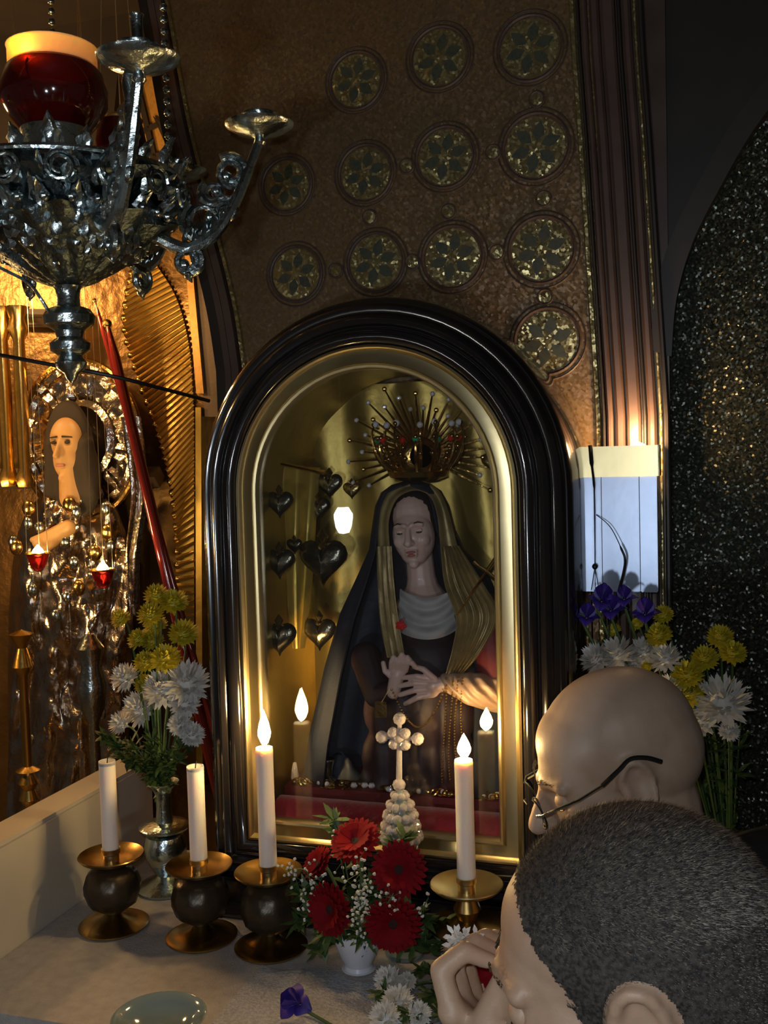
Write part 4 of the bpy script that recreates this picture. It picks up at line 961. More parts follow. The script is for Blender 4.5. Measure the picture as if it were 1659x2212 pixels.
# six scrolling arms
SIDE = math.atan2(rgt.y, rgt.x)+R(6)
ZPAN = at(575, 262, D=1.40).z
def arm(a):
    u = V((cos(a), sin(a), 0)); P = lambda r, z: AX+u*r+V((0, 0, z))
    z0 = zc_(520); bm = nb()
    tube(bm, spline([P(.120, z0+.008), P(.165, z0-.012), P(.205, z0+.008), P(.232, z0+.045), P(.255, z0+.095), P(.272, z0+.135), P(.274, ZPAN-.018)], 7), [.0095]*15+[.0080]*14+[.0068]*14, 8); ar_ = obj('arm', bm, 'silver', cd)
    for rc, zz, rr, dr in ((.190, zc_(480), .031, 1), (.232, zc_(374), .024, -1), (.168, zc_(565), .022, -1), (.222, zc_(455), .015, -1), (.205, zc_(420), .017, 1)):
        pts = [P(rc+(rr*(1-.62*k/26))*cos(dr*k*.42+2.2), zz+(rr*(1-.62*k/26))*sin(dr*k*.42+2.2)) for k in range(27)]
        bm = nb(); tube(bm, pts, [.0066*(1-.4*k/26) for k in range(27)], 7); ell(bm, pts[-1], .0085, n=8, m=6); obj('scroll', bm, 'silver', ar_)
    for k in range(7):
        t = k/6; obj('leaf', acanthus(P(.165+.08*t, z0-.005+.07*t*t), u, .030, .010, .016), 'silver', ar_)
    bm = nb(); tube(bm, spline([P(.172, zc_(545)), P(.176, zc_(575)), P(.168, zc_(595)), P(.172, zc_(612))], 4), [.003, .004, .004, .005, .004, .003, .004, .006, .008, .007, .004, .002, .001], 7); obj('drop', bm, 'silver', ar_)
    c_ = P(.274, ZPAN)
    bm = nb(); lathe(bm, [(.006, -.020), (.009, -.016), (.007, -.010), (.016, -.006), (.036, .000), (.0475, .007), (.0490, .010), (.0460, .0095), (.034, .004), (.018, .002)], 36, c_); pn = obj('drip_pan', bm, 'silver', ar_)
    bm = nb(); lathe(bm, [(.012, .002), (.013, .007), (.022, .012), (.0225, .021), (.0245, .024), (.0205, .024), (.019, .014), (0, .012)], 28, c_); obj('candle_cup', bm, 'silver', ar_)
for i in range(6): arm(SIDE-i*pi/3)
# straight candle tube over the near arm
ua = SIDE-pi/3; nb_ = AX+V((cos(ua), sin(ua), 0))*.274
bm = nb(); lathe(bm, [(.010, ZPAN+.02), (.0075, ZPAN+.03), (.007, ZPAN+.055), (.009, ZPAN+.058), (0, ZPAN+.060)], 16, nb_); obj('candle_tube', bm, 'silver', cd)
bm = nb(); lathe(bm, [(.006, zc_(395)), (.008, zc_(360)), (.0065, zc_(330)), (.0095, zc_(300)), (.006, zc_(280)), (.006, ZPAN-.02)], 16, nb_-V((cos(ua), sin(ua), 0))*.03); obj('riser', bm, 'silver', cd)
bm = nb(); tube(bm, [nb_-V((cos(ua), sin(ua), 0))*.03+V((0, 0, zc_(395))), AX+V((cos(ua), sin(ua), 0))*.15+V((0, 0, zc_(400)))], .006, 8); obj('riser_foot', bm, 'silver', cd)
# beaded suspension chains
for k in range(3):
    a = SIDE+pi+.75+k*2*pi/3; u = V((cos(a), sin(a), 0)); bm = nb()
    for q in range(52): t = q/51; ell(bm, AX+u*.158+V((0, 0, zc_(390)+(2.745-zc_(390))*t)), .0055, n=7, m=5)
    obj('suspension_chain', bm, 'silver', cd)
# red glass lamp standing in the bowl
L0 = AX+V((-.008, 0, 0)); rl = empty('red_glass_lamp', (L0.x, L0.y, zc_(400)), 'red glass oil lamp burning inside the chandelier bowl', 'lamp')
bm = nb(); lathe(bm, [(.03, zc_(420)), (.034, zc_(400)), (.038, zc_(355)), (.044, zc_(330)), (.046, zc_(300)), (.050, zc_(262)), (.0465, zc_(262)), (.04, zc_(320)), (0, zc_(330))], 40, L0); obj('holder', bm, 'silver', rl)
bm = nb(); lathe(bm, [(.040, zc_(300)), (.060, zc_(262)), (.072, zc_(230)), (.073, zc_(200)), (.066, zc_(165)), (.058, zc_(150)), (.055, zc_(150)), (.063, zc_(168)), (.069, zc_(200)), (.068, zc_(228)), (.056, zc_(260)), (0, zc_(290))], 40, L0); obj('glass_cup', bm, 'red_glass', rl)
bm = nb(); lathe(bm, [(.057, zc_(153)), (.060, zc_(150)), (.060, zc_(118)), (.0615, zc_(112)), (.0595, zc_(112)), (.058, zc_(118)), (.0565, zc_(150))], 40, L0, wob=lambda a, z: .012*sin(a*20)); obj('rim', bm, 'frosted_glass', rl)
cf = L0 - V((fwd.x, fwd.y, 0)).normalized()*.036 + V((rgt.x, rgt.y, 0))*-.022
bm = flame_bm(V((cf.x, cf.y, zc_(152))), .026, .009); obj('flame', bm, 'lamp_flame', rl)
bm = nb(); tube(bm, spline([V((cf.x, cf.y, zc_(150))), V((cf.x, cf.y, zc_(190))), L0+V((0, 0, zc_(280)))], 4), .0015, 6); obj('wick', bm, 'wick', rl)
# second red lamp further back
L1 = at(262, 320, D=1.75); r2 = empty('red_glass_lamp', L1, 'unlit red glass lamp hanging behind the chandelier', 'lamp')
bm = nb(); lathe(bm, [(0, -.06), (.024, -.055), (.038, -.03), (.043, .01), (.036, .045), (.034, .045), (.040, .01), (.035, -.03), (0, -.05)], 30, L1); obj('glass_cup', bm, 'red_glass', r2)
bm = nb(); lathe(bm, [(.036, .043), (.039, .046), (.036, .05), (.034, .046)], 30, L1); obj('rim', bm, 'brass', r2)
for k in range(3):
    a = k*2.094; bm = nb(); tube(bm, [L1+V((cos(a)*.037, sin(a)*.037, .046)), V((L1.x, L1.y, 2.75))], .0012, 5); obj('chain', bm, 'brass', r2)

# black cable sagging from the chandelier to the pier
bm = nb(); tube(bm, spline([at(-80, 752, .0), at(80, 782, .03), at(240, 812, .08), at(360, 842, .16), at(452, 866, WY-.004)], 8), .0035, 7); obj('cable', bm, 'black', label='black cable running from the chandelier tip to the pier', cat='cable')
bm = nb(); tube(bm, spline([at(-60, 540, D=1.36), at(0, 578, D=1.37), at(60, 610, D=1.39), at(90, 648, D=1.41), at(120, 700, D=1.415)], 6), .0024, 6); obj('support_wire', bm, 'silver', label='thin silver wire curving down to the chandelier knob', cat='wire')

# ------------------------------------------------------------------ GILDED ALTAR AT THE LEFT
IY = .90
def I(px, py, dy=0): return at(px, py, IY+dy)
ic = empty('icon_figure', (I(140, 1700).x, IY, 0), 'metal-clad icon of a haloed long-haired figure with painted face', 'icon')
bm = nb(); rows = []                       # embossed robe: silhouette loft with repousse folds
RS = [(1052, 118, 196), (1068, 98, 215), (1100, 62, 250), (1150, 42, 268), (1220, 30, 280), (1320, 22, 285), (1450, 20, 282), (1600, 22, 275), (1800, 15, 280), (2200, 0, 300)]
for j in range(len(RS)-1):
    for q in range(14):
        t = q/14; y = RS[j][0]*(1-t)+RS[j+1][0]*t; xa = RS[j][1]*(1-t)+RS[j+1][1]*t; xb = RS[j][2]*(1-t)+RS[j+1][2]*t; row = []
        for i in range(56):
            u = i/55; x = xa+(xb-xa)*u; n_ = noise.noise(V((x*.022, y*.010, 2.2)))+.6*noise.noise(V((x*.05, y*.03, 5)))
            fold = sin(x*.085+1.8*noise.noise(V((x*.008, y*.006, 0))) + y*.012)
            row.append(I(x, y, -.05*sqrt(max(0, 1-(2*u-1)**2))-.012*fold-.022*n_))
        rows.append(row)
grid(bm, rows); solid(bm, -.004); robe = obj('metal_robe', bm, 'silver_relief', ic)
bm = nb(); hcn = I(172, 950, -.02); rows = []     # halo plate
for j in range(12):
    r_ = .02+.16*j/11; row = []
    for i in range(60): a = 2*pi*i/60; row.append(hcn+V((r_*cos(a), -.012*abs(sin(j*1.9))-.006*sin(a*24)*(j > 5)+.02, r_*1.15*sin(a))))
    rows.append(row)
grid(bm, rows, close=True); solid(bm, -.004); obj('halo', bm, 'silver_relief', ic)
bm = nb(); n = 60; tube(bm, [hcn+V((.182*cos(2*pi*i/n), 0, .182*1.15*sin(2*pi*i/n))) for i in range(n+1)], .009, 8, cap=False); obj('halo_rim', bm, 'gold_relief', ic)
bm = nb(); ell(bm, I(150, 985, -.038), (.078, .03, .15), n=24, m=16); ell(bm, I(175, 1030, -.045), (.060, .028, .11), n=20, m=12); cap(bm, I(112, 960, -.055), I(108, 1065, -.05), .018, .016); cap(bm, I(186, 960, -.055), I(200, 1065, -.05), .022, .02); obj('hair', remesh(bm, .006, 5), 'icon_hair', ic)
bm = nb(); fc = I(145, 968, -.055)
ell(bm, fc+V((0, 0, .022)), (.050, .026, .060), n=20, m=14); ell(bm, fc+V((0, 0, -.03)), (.042, .026, .055), n=20, m=14); cap(bm, fc+V((-.006, -.022, .02)), fc+V((-.010, -.036, -.02)), .005, .009); ell(bm, fc+V((-.004, -.016, -.078)), .014)
cap(bm, fc+V((.006, .008, -.06)), fc+V((.010, .010, -.13)), .034, .040)
bm = remesh(bm, .003, 5)
for s_ in (-1, 1): push(bm, fc+V((s_*.021-.004, -.026, .016)), .011, (0, .007, 0))
obj('face', bm, 'icon_skin', ic)
for s_ in (-1, 1):
    bm = nb(); ell(bm, fc+V((s_*.021-.005, -.0215, .015)), (.009, .004, .0045), n=10, m=6); obj('eye', bm, 'icon_hair', ic)
    bm = nb(); cap(bm, fc+V((s_*.009-.004, -.026, .030)), fc+V((s_*.034-.004, -.020, .028)), .0025, .0015); obj('eyebrow', bm, 'icon_hair', ic)
bm = nb(); cap(bm, fc+V((-.016, -.026, -.045)), fc+V((.006, -.027, -.045)), .0035, .0035); obj('mouth', bm, 'lip', ic)
bm = nb(); cap(bm, I(148, 1140, -.075), I(108, 1165, -.085), .022, .026)            # hands folded on the breast
for k in range(4): cap(bm, I(112, 1150+k*9, -.095), I(70+k*6, 1166+k*10, -.10), .010, .008)
obj('hands', remesh(bm, .004, 3), 'icon_skin', ic)
# bosses and gems on the robe
for i, (x, y) in enumerate(((62, 1098), (85, 1140), (60, 1130), (150, 1090), (165, 1105), (228, 1098), (232, 1150), (240, 1180), (28, 1170), (35, 1182), (140, 1172), (160, 1215), (205, 1195), (70, 1275), (145, 1290), (170, 1270), (120, 1330), (45, 1415), (60, 1440), (205, 1410), (210, 1435), (205, 1480), (65, 1600), (220, 1540), (190, 1550))):
    bm = nb(); p = I(x, y, -.085); ell(bm, p, (.014, .010, .018) if i % 3 else (.02, .012, .022), n=10, m=7); obj('boss', bm, ('gold_relief', 'silver', 'silver')[i % 3], ic)
# crossing timbers behind the icon
bm = nb(); tube(bm, [I(-120, 1035, .05), I(345, 1030, .05)], .028, 4); obj('wooden_beam', bm, 'stone_brown', label='dark wooden beam crossing behind the haloed icon', cat='beam')
bm = nb(); tube(bm, [I(-120, 685, .05), I(120, 690, .05)], .022, 4); obj('wooden_beam', bm, 'stone_brown', label='upper wooden beam beside the chandelier knob', cat='beam')
# bright gilded columns at the far left
for x, l in ((10, 'gleaming gilded colonnette at the very edge of the altar'), (46, 'gleaming gilded colonnette beside the icon halo')):
    bm = nb(); c_ = I(x, 850, -.05); lathe(bm, [(.020, -.25), (.026, -.23), (.016, -.20), (.018, 0), (.015, .14), (.026, .17), (.020, .20), (.03, .23)], 20, c_, wob=lambda a, z: .10*sin(a*6+z*50)); obj('colonnette', bm, 'gold', label=l, cat='column', group='gilded colonnettes')
# small oil lamps hanging before the icon
for x, y, l in ((82, 1196, 'small red oil lamp burning before the folded hands of the icon'), (222, 1232, 'small red oil lamp burning at the side of the icon robe')):
    p = at(x, y, .62); ol = empty('oil_lamp', p, l, 'lamp', 'small oil lamps before the icon')
    bm = nb(); lathe(bm, [(0, -.045), (.012, -.04), (.020, -.025), (.028, 0), (.026, 0), (.018, -.022), (0, -.035)], 24, p); obj('glass_cup', bm, 'red_glass', ol)
    bm = nb(); lathe(bm, [(.027, -.002), (.031, .001), (.028, .004), (.026, .001)], 24, p); obj('rim', bm, 'gold', ol)
    bm = flame_bm(p+V((0, 0, -.008)), .030, .014); obj('flame', bm, 'flame', ol); pass
    for k in range(3):
        a = k*2.094; bm = nb(); tube(bm, [p+V((cos(a)*.028, sin(a)*.028, .002)), V((p.x, p.y, 2.75))], .0008, 4); obj('chain', bm, 'brass', ol)
# two dark red lacquered staves leaning beside the icon
for (a_, b_, r_, l) in (((205, 650), (352, 1180), .008, 'thin red lacquered staff leaning beside the icon'), ((232, 700), (372, 1290), .015, 'thicker red lacquered staff leaning beside the gilded ribs')):
    p, q = at(*a_, .72), at(*b_, .72); e = p+(q-p)*((p.z-.0)/(p.z-q.z)) ; bm = nb(); tube(bm, [p, p.lerp(q, .12), q, e], [r_*.3, r_*.8, r_, r_], 10); so = obj('red_staff', bm, 'red_gloss', label=l, cat='staff', group='red staves beside the icon')
    bm = nb(); ell(bm, p, r_*.8, n=8, m=6); obj('tip', bm, 'gold', so)
# silvered stole strip and standing candelabrum right of the icon
bm = nb(); ruled(bm, [I(262, 900, -.06), I(285, 1060, -.06), I(275, 1200, -.07), I(285, 1330, -.07)], [I(305, 900, -.05), I(318, 1060, -.05), I(300, 1200, -.06), I(300, 1330, -.06)], 10, .006, 3, .002, 30); obj('silver_stole', bm, 'silver_relief', label='pale silvered strip hanging beside the icon halo', cat='ornament')
bm = nb(); p = I(208, 1700, -.16); lathe(bm, [(.06, 0), (.062, .01), (.02, .03), (.012, .10), (.024, .14), (.012, .18), (.015, I(208, 1560, -.16).z), (.03, I(208, 1530, -.16).z), (.036, I(208, 1480, -.16).z), (.024, I(208, 1440, -.16).z), (.034, I(208, 1400, -.16).z), (.012, I(208, 1370, -.16).z)], 24, V((p.x, p.y, 0))); obj('silver_candlestick', bm, 'silver', label='tall silver candlestick standing before the icon robe', cat='candlestick')
bm = nb(); p = I(62, 1700, -.22); z_ = lambda y: I(62, y, -.22).z
lathe(bm, [(.07, 0), (.07, .01), (.02, .03), (.012, .2), (.012, z_(1740)), (.026, z_(1725)), (.016, z_(1705)), (.026, z_(1690)), (.014, z_(1670)), (.030, z_(1664)), (.012, z_(1655)), (.012, z_(1460)), (.026, z_(1440)), (.012, z_(1400)), (.030, z_(1370)), (0, z_(1360))], 24, V((p.x, p.y, 0))); obj('brass_stand', bm, 'gold', label='tall slim gilded lamp stand at the edge of the altar', cat='stand')
# ------------------------------------------------------------------ PEOPLE
IMG_L = V((-rgt.x, -rgt.y, 0)); AWAY = V((fwd.x, fwd.y, 0)).normalized()
def facing(a): return (IMG_L*cos(a)+AWAY*sin(a)).normalized()
class Pose:
    def __init__(s, hc, f, bow, k, sx=1.):
        s.hc, s.k = V(hc), k; s.f = f; z = V((0, 0, 1)); s.side = z.cross(f)          # side = the person's left
        s.fw = f*cos(bow)-z*sin(bow); s.up = z*cos(bow)+f*sin(bow)
        s.rot = Matrix((s.side, -s.fw, s.up)).transposed()
    def __call__(s, x, y, z): return s.hc+(s.rot @ (V((x, y, z))*s.k))
    def loc(s, p): return (s.rot.transposed() @ (V(p)-s.hc))/s.k
def head_solids(bm, P, crown=1.0):
    k, r = P.k, P.rot
    for c_, q in (((0, .016, .042), (.076, .098, .088*crown)), ((0, .045, .02), (.070, .070, .075)), ((0, -.034, -.015), (.064, .062, .085)), ((0, -.040, -.068), (.052, .052, .042)), ((0, -.078, -.100), (.022, .020, .018)), ((0, -.022, .050), (.068, .065, .060)), ((0, -.040, .03), (.060, .052, .05))):
        ell(bm, P(*c_), [v*k for v in q], r, 28, 18)
    cap(bm, P(0, -.092, .014), P(0, -.117, -.026), .0085*k, .013*k)
    for s_ in (-1, 1):
        ell(bm, P(s_*.012, -.104, -.031), .0095*k); cap(bm, P(s_*.010, -.090, .024), P(s_*.048, -.074, .022), .010*k, .009*k); ell(bm, P(s_*.044, -.066, -.022), .022*k)
        # ear: rim, lobe, bowl
        pts = [P(s_*(.072+.010*abs(sin(t))), .010+.020*cos(t)*.9, .004+.032*sin(t)) for t in [R(a) for a in range(-60, 215, 22)]]
        for a_, b_ in zip(pts, pts[1:]): cap(bm, a_, b_, .0052*k, .0052*k, 8)
        ell(bm, P(s_*.073, .008, -.024), (.006*k, .009*k, .010*k), r); ell(bm, P(s_*.071, .008, .002), (.005*k, .017*k, .026*k), r); ell(bm, P(s_*.077, -.004, .0), (.005*k, .005*k, .008*k), r)
    cap(bm, P(-.018, -.091, -.056), P(.018, -.091, -.056), .0075*k, .0075*k); cap(bm, P(-.015, -.089, -.067), P(.015, -.089, -.067), .008*k, .008*k)
def head_sculpt(bm, P):
    for s_ in (-1, 1):
        push(bm, P(s_*.031, -.090, .004), .015*P.k, P.rot @ V((0, .012, 0))*P.k)
        push(bm, P(s_*.082, .012, .006), .010*P.k, P.rot @ V((-s_*.006, 0, 0))*P.k)
def face_bits(P, root, skin='skin', brow='hair'):
    for s_ in (-1, 1):
        bm = nb(); ell(bm, P(s_*.031, -.074, .004), .0100*P.k, n=14, m=10); obj('eye', bm, 'petal_white', root)
        bm = nb(); ell(bm, P(s_*.031, -.076, .003), (.0150*P.k, .0115*P.k, .0115*P.k), P.rot, 18, 12); obj('eyelid', bm, skin, root)
        bm = nb(); tube(bm, [P(s_*(.031+.0135*cos(t)), -.0865+.006*cos(t)**2, -.003-.003*sin(t)) for t in [pi*q/8 for q in range(9)]], .0007, 5); obj('lashes', bm, 'black', root)
        bm = nb()
        for i in range(46):
            t = random.random(); p = P(s_*(.012+.040*t), -.0985+.016*t*t, .028+.006*sin(t*2.6)+random.uniform(-.003, .003)); tube(bm, [p, p+(P.rot @ V((s_*.006, .002, .002)))*P.k], [.0006, .0002], 3)
        obj('eyebrow', bm, brow, root)
    bm = nb(); ell(bm, P(0, -.098, -.056), (.019*P.k, .005*P.k, .004*P.k), P.rot, 12, 7); ell(bm, P(0, -.096, -.067), (.016*P.k, .006*P.k, .005*P.k), P.rot, 12, 7); obj('lips', bm, 'lip', root)
def body(P, pelvis, knees, feet, elbows, hands, vox=.0042, hand_fn=None):
    """one continuous figure; returns bmesh and joints"""
    f, side = P.f, P.side; bm = nb(); head_solids(bm, P, P.crown)
    nk0 = P(0, .03, -.05); nk1 = P.neck; cap(bm, nk0, nk1, .056*P.k, .060*P.k)
    ch = nk1.lerp(pelvis, .35); sh = [nk1.lerp(pelvis, .12)+side*s_*.175-V((0, 0, .015)) for s_ in (-1, 1)]
    cap(bm, nk1+f*.0, ch, .075, .135); cap(bm, ch, nk1.lerp(pelvis, .7), .135, .125); cap(bm, nk1.lerp(pelvis, .7), pelvis, .125, .145)
    for i, s_ in enumerate((-1, 1)):
        cap(bm, ch+side*s_*.05, sh[i], .10, .062); cap(bm, nk1, sh[i], .05, .055)
        cap(bm, sh[i], elbows[i], .052, .040); cap(bm, elbows[i], hands[i], .040, .027)
        hp_ = pelvis+side*s_*.085; cap(bm, hp_, knees[i], .085, .056); cap(bm, knees[i], feet[i]+V((0, 0, .06)), .055, .038); cap(bm, feet[i]+V((0, 0, .035)), feet[i]+f*.16+V((0, 0, .028)), .035, .028)
    if hand_fn: hand_fn(bm)
    bm = remesh(bm, vox, 4); head_sculpt(bm, P)
    for v in bm.verts: v.co.z = max(v.co.z, .004)
    return bm, ch, sh
def simple_hand(bm, w_, d, n_):
    """relaxed hand: palm and five fingers from the wrist w_, pointing d, palm normal n_"""
    d = V(d).normalized(); n_ = V(n_).normalized(); s_ = d.cross(n_).normalized()
    cap(bm, w_, w_+d*.05, .024, .026); ell(bm, w_+d*.055, .026)
    for i, L in enumerate((.062, .074, .078, .070, .056)):
        if i == 0: b = w_+d*.02+s_*.03; e1 = b+(d*.6+s_*.7).normalized()*.035; e2 = e1+(d*.9+n_*.3).normalized()*.028
        else: b = w_+d*.075+s_*(.027-.018*(i-1)); e1 = b+(d+n_*.25).normalized()*L*.5; e2 = e1+(d*.7+n_*.7).normalized()*L*.5
        cap(bm, b, e1, .0092, .0085, 10); cap(bm, e1, e2, .0085, .0068, 10)
def clothes(root, P, pelvis, ch, sh, knees, feet, elbows, hands, m_top, m_leg, collar_m):
    f, side = P.f, P.side; nk1 = P.neck; bm = nb(); nb0 = nk1.lerp(pelvis, .07)
    cap(bm, nb0, ch, .072, .150); cap(bm, ch, nk1.lerp(pelvis, .7), .150, .142); cap(bm, nk1.lerp(pelvis, .7), pelvis, .142, .160)
    for i, s_ in enumerate((-1, 1)):
        cap(bm, ch+side*s_*.05, sh[i], .112, .074); cap(bm, nb0, sh[i], .055, .066); cap(bm, sh[i], elbows[i], .066, .053); cap(bm, elbows[i], elbows[i].lerp(hands[i], .86), .053, .039)
    bm = remesh(bm, .007, 6)
    for v in bm.verts: v.co += v.normal*.006*noise.noise(v.co*14)
    obj('jacket', bm, m_top, root)
    bm = nb(); n = 30; d = (nk1-pelvis).normalized(); fr_ = frame_to(d)
    lathe(bm, [(.070, -.02), (.072, .008), (.069, .022), (.066, .022), (.066, -.02)], 30, nk1.lerp(pelvis, .03), fr_); obj('collar', bm, collar_m, root)
    bm = nb(); cap(bm, pelvis-V((0, 0, .02)), pelvis+d*.03, .158, .15)
    for i, s_ in enumerate((-1, 1)): cap(bm, pelvis+side*s_*.085, knees[i], .103, .073); cap(bm, knees[i], feet[i]+V((0, 0, .05)), .073, .060)
    obj('trousers', remesh(bm, .008, 6), m_leg, root)
    for i in (0, 1):
        bm = nb(); cap(bm, feet[i]+V((0, 0, .048))-f*.03, feet[i]+f*.17+V((0, 0, .042)), .047, .040); bm = remesh(bm, .006, 4)
        for v in bm.verts: v.co.z = max(v.co.z, .001)
        obj('shoe', bm, 'black', root)

# --- bald man bowing beside the shrine
random.seed(9)
f1 = facing(R(1)); H1 = at(1335, 1668, D=1.31); P1 = Pose(H1, f1, R(20), 1.03); P1.crown = .98
P1.neck = H1-f1*.065-V((0, 0, .165))
pel = V((P1.neck.x, P1.neck.y, 0))-f1*.45+V((0, 0, .80)); sd = P1.side
kn = [pel+sd*s_*.10+f1*.10-V((0, 0, .38)) for s_ in (-1, 1)]; ft = [V((pel.x, pel.y, 0))+sd*s_*.12-f1*.02 for s_ in (-1, 1)]
s0 = [P1.neck.lerp(pel, .12)+sd*s_*.175 for s_ in (-1, 1)]
el_ = [q+V((0, 0, -.24))-f1*.10+sd*s_*.03 for q, s_ in zip(s0, (-1, 1))]; hd = [q-f1*.04-V((0, 0, .21)) for q in el_]
def hf1(bm):
    for i in (0, 1): simple_hand(bm, hd[i], (f1-V((0, 0, .8))), -V((0, 0, 1))*.3-f1*.2)
bm, ch, sh = body(P1, pel, kn, ft, el_, hd, hand_fn=hf1)
m1 = empty('person', (pel.x, pel.y, 0), 'bald person with glasses bowing beside the shrine', 'person')
obj('body', bm, 'skin_pale', m1); face_bits(P1, m1, 'skin_pale'); clothes(m1, P1, pel, ch, sh, kn, ft, el_, hd, 'jacket', 'trousers', 'shirt_red')
# glasses
gs = empty('glasses', P1(0, -.10, .004), 'thin metal-framed glasses with dark temple tips worn by the bald person', 'glasses')
for s_ in (-1, 1):
    bm = nb(); n = 24; lp = [P1(s_*(.034+.026*cos(2*pi*i/n)), -.112+.012*abs(.034+.026*cos(2*pi*i/n)-.034)/.026*.5, .000+.018*sin(2*pi*i/n)) for i in range(n+1)]; tube(bm, lp, .0011, 6, cap=False); obj('rim', bm, 'black', gs)
    bm = nb(); poly(bm, lp[:-1], (P1.rot @ V((0, .001, 0)))); obj('lens', bm, 'pane_glass', gs, smooth=False)
    bm = nb(); tube(bm, [P1(s_*.060, -.113, .008), P1(s_*.072, -.108, .010), P1(s_*.079, -.060, .015), P1(s_*.082, -.030, .022)], [.0026, .0034, .0036, .0034], 8, flat=.5); obj('temple', bm, 'silver', gs)
    bm = nb(); tube(bm, spline([P1(s_*.082, -.030, .022), P1(s_*.083, -.005, .033), P1(s_*.083, .012, .040), P1(s_*.081, .030, .034), P1(s_*.078, .045, .022)], 4), .0029, 7); obj('temple_tip', bm, 'black', gs)
bm = nb(); tube(bm, [P1(-.010, -.120, .006), P1(0, -.122, .009), P1(.010, -.120, .006)], .0011, 6); obj('bridge', bm, 'black', gs)

# --- dark-haired man in front, hand with flower raised to his face
f2 = facing(R(15)); H2 = at(1362, 2128, D=.76); P2 = Pose(H2, f2, R(10), 1.01); P2.crown = 1.02
P2.neck = H2-f2*.075-V((0, 0, .160)); sd2 = P2.side
pel2 = V((P2.neck.x, P2.neck.y, 0))-f2*.42+V((0, 0, .74))
kn2 = [pel2+sd2*s_*.12+f2*.20-V((0, 0, .32)) for s_ in (-1, 1)]; ft2 = [V((pel2.x, pel2.y, 0))+sd2*s_*.13+f2*.02 for s_ in (-1, 1)]
s2 = [P2.neck.lerp(pel2, .12)+sd2*s_*.175 for s_ in (-1, 1)]
wr_ = at(1075, 2340, D=.84)                       # right wrist, below the frame
wl_ = s2[1]+f2*.12-V((0, 0, .42))
el2 = [s2[0]-V((0, 0, .22))+f2*.10+sd2*-.04, s2[1]-V((0, 0, .25))+sd2*.03]; hd2 = [wr_, wl_]
def hf2(bm):
    simple_hand(bm, wl_, V((0, 0, -1))+f2*.3, f2)
    A = lambda x, y, d: at(x, y, D=d)
    # hand seen from its little-finger side: palm, four stacked fingers curling over the stalk, thumb behind
    cap(bm, wr_, A(1050, 2255, .845), .025, .027); K0, K1 = A(978, 2185, .80), A(1046, 2165, .868)
    for q in range(4):
        t = q/3; kn_ = K0.lerp(K1, t); cap(bm, A(1050, 2255, .845), kn_, .022, .0125)
        L = (.030, .036, .039, .037)[q]; u1 = V((-.010, .004, L)); e1 = kn_+u1; e2 = e1+V((.017, .012, .012)); e3 = e2+V((.017, .008, -.010))
        cap(bm, kn_, e1, .0105, .0092, 12); cap(bm, e1, e2, .0092, .0082, 12); cap(bm, e2, e3, .0082, .0070, 12)
    q = [A(1062, 2240, .85), A(1085, 2185, .872), A(1072, 2130, .885), A(1052, 2095, .885)]
    for i, (a_, b_) in enumerate(zip(q, q[1:])): cap(bm, a_, b_, .0130-.0012*i, .0118-.0012*i, 12)
bm, ch2, sh2 = body(P2, pel2, kn2, ft2, el2, hd2, vox=.0032, hand_fn=hf2)
m2 = empty('person', (pel2.x, pel2.y, 0), 'person with cropped dark hair raising a flower to the face', 'person')
def scalp(c):
    x, y, z = P2.loc(c); ff = -y
    if z > .075: return ff < .060+(z-.075)*.35
    if z > .020: return ff < .030+(z-.020)*.55
    if z > -.015: return ff < .014+(z+.015)*.62 
    return ff < -.036 and z > -.075
def ear_zone(c): x, y, z = P2.loc(c); return ((-y+.012)/.027)**2+((z-.0)/.042)**2 < 1 and abs(x) > .064
hb = nb(); faces = []; strands = nb()
hc_b = bm.copy(); bmesh.ops.delete(hc_b, geom=[f_ for f_ in hc_b.faces if (f_.calc_center_median()-H2).length > .2*P2.k or P2.loc(f_.calc_center_median()).z < -.09], context='FACES')
bmesh.ops.subdivide_edges(hc_b, edges=hc_b.edges[:], cuts=1, use_grid_fill=True)
hc_b.normal_update(); hc_b.verts.index_update()
vmap = {}
for fc_ in hc_b.faces:
    c_ = fc_.calc_center_median()
    if (c_-H2).length < .2*P2.k and P2.loc(c_).z > -.09 and scalp(c_+(P2.rot @ V((0, 1, -.4)))*.005*noise.noise(c_*330)) and not ear_zone(c_):
        vv = []
        for v in fc_.verts:
            if v.index not in vmap: vmap[v.index] = hb.verts.new(v.co+v.normal*.0016)
            vv.append(vmap[v.index])
        hb.faces.new(vv); faces.append((c_.copy(), fc_.normal.copy(), fc_.calc_area()))
back = P2.rot @ V((0, 1, -.25))
for c_, n_, ar_ in faces:
    for _ in range(2):
        t1 = n_.cross(V((.3, .5, .8))).normalized(); t2 = n_.cross(t1); p = c_+t1*random.uniform(-.0022, .0022)+t2*random.uniform(-.0022, .0022)
        lz = P2.loc(c_); L = random.uniform(.004, .008) if lz.z > .06 else random.uniform(.0025, .0045)
        d = (back-n_*back.dot(n_)); d = d.normalized() if d.length > .05 else t1
        d = (d*1.0+n_*.75+V((random.uniform(-1, 1), random.uniform(-1, 1), random.uniform(-1, 1)))*.45).normalized(); s_ = d.cross(n_).normalized()*random.uniform(.00022, .00042)
        a0, a1, a2 = strands.verts.new(p-s_), strands.verts.new(p+s_), strands.verts.new(p+d*L); f_ = strands.faces.new((a0, a1, a2)); f_.material_index = 1 if random.random() < .52 else 0
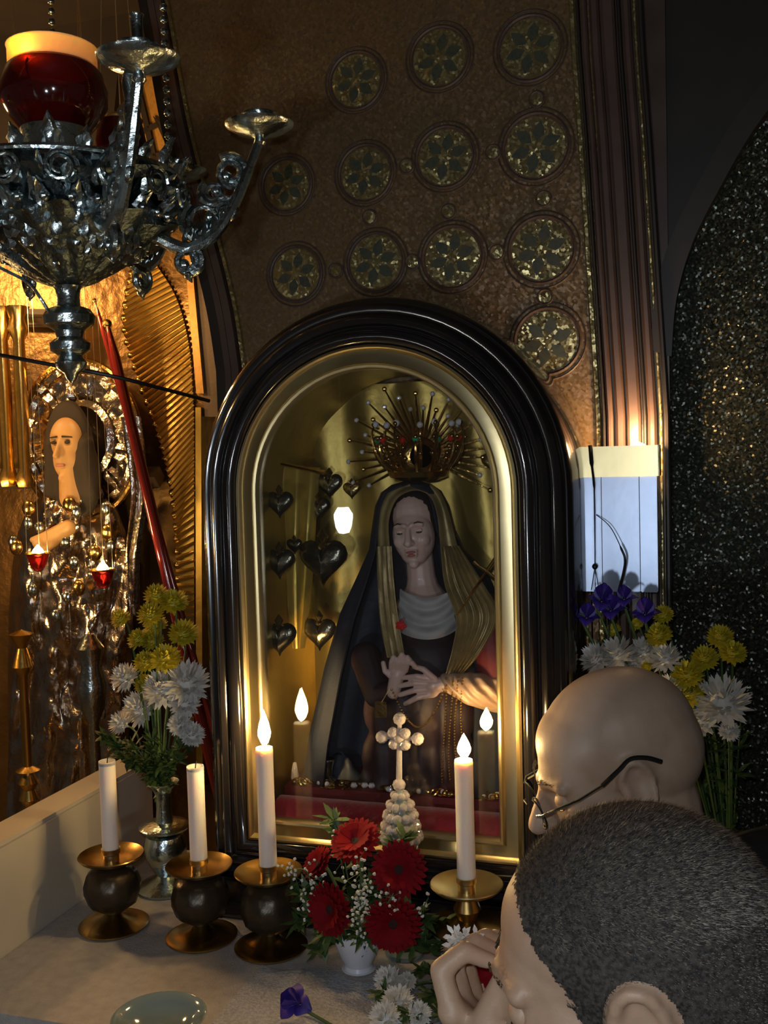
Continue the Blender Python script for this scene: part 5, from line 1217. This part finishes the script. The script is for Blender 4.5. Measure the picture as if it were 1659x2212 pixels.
obj('body', bm, 'skin', m2); face_bits(P2, m2)
hair = obj('hair', hb, 'hair', m2)
o = obj('hair_strands', strands, ['hair', 'hair_light'], hair, smooth=False, kind='stuff')
clothes(m2, P2, pel2, ch2, sh2, kn2, ft2, el2, hd2, 'jacket', 'trousers', 'jacket')
# flower held to the face: red petals and a white bloom
fp = at(1050, 2078, D=.86); hf = empty('held_flower', fp, 'small posy of red petals and white blossom held in the raised hand', 'flower')
bm = nb()
for i in range(34):
    a = i*2.4; q = sqrt(i/34); d = V((cos(a)*q, -.2+.3*sin(a*1.7), sin(a)*q+.25)); petal(bm, fp+at(1062, 2086, D=.86)-fp, d, V((0, -1, .2)), .026*random.uniform(.7, 1.1), .011, .2)
obj('red_petals', bm, 'petal_red', hf, smooth=False)
bm = nb(); wc = at(1003, 2040, D=.84)
for i in range(60):
    a = i*2.4; z = 1-1.4*(i+.5)/60; q = sqrt(max(0, 1-z*z)); d = V((q*cos(a), q*sin(a)-.2, z)); petal(bm, wc+d*.003+V((.010*sin(i*1.3), 0, .006*cos(i*2.1))), d, V((0, -1, .3)), .0085, .004, .2)
obj('white_petals', bm, 'petal_white', hf, smooth=False)
bm = nb(); tube(bm, spline([wc, at(1015, 2090, D=.85), at(1022, 2170, D=.855), at(1030, 2260, D=.855)], 5), .0018, 6); obj('stalk', bm, 'stem_green', hf)
# white chapel lamp hanging behind the photographer (seen mirrored in the shrine glass)
gp = at(741, 1122, .003); dr_ = (gp-CAM).normalized(); dr_.y = -dr_.y; wl0 = gp+dr_*1.25
wl1 = empty('hanging_lamp', wl0, 'white glowing glass lamp hanging in the chapel behind the viewer', 'lamp')
bm = nb(); lathe(bm, [(0, -.040), (.014, -.037), (.021, -.022), (.025, .0), (.026, .014), (.021, .022), (.014, .034), (0, .036)], 24, wl0); obj('globe', bm, 'lamp_white', wl1)
bm = nb(); lathe(bm, [(.014, .033), (.015, .037), (.004, .048), (.0015, .06), (.0012, 2.75-wl0.z)], 12, wl0); obj('suspension', bm, 'brass', wl1)
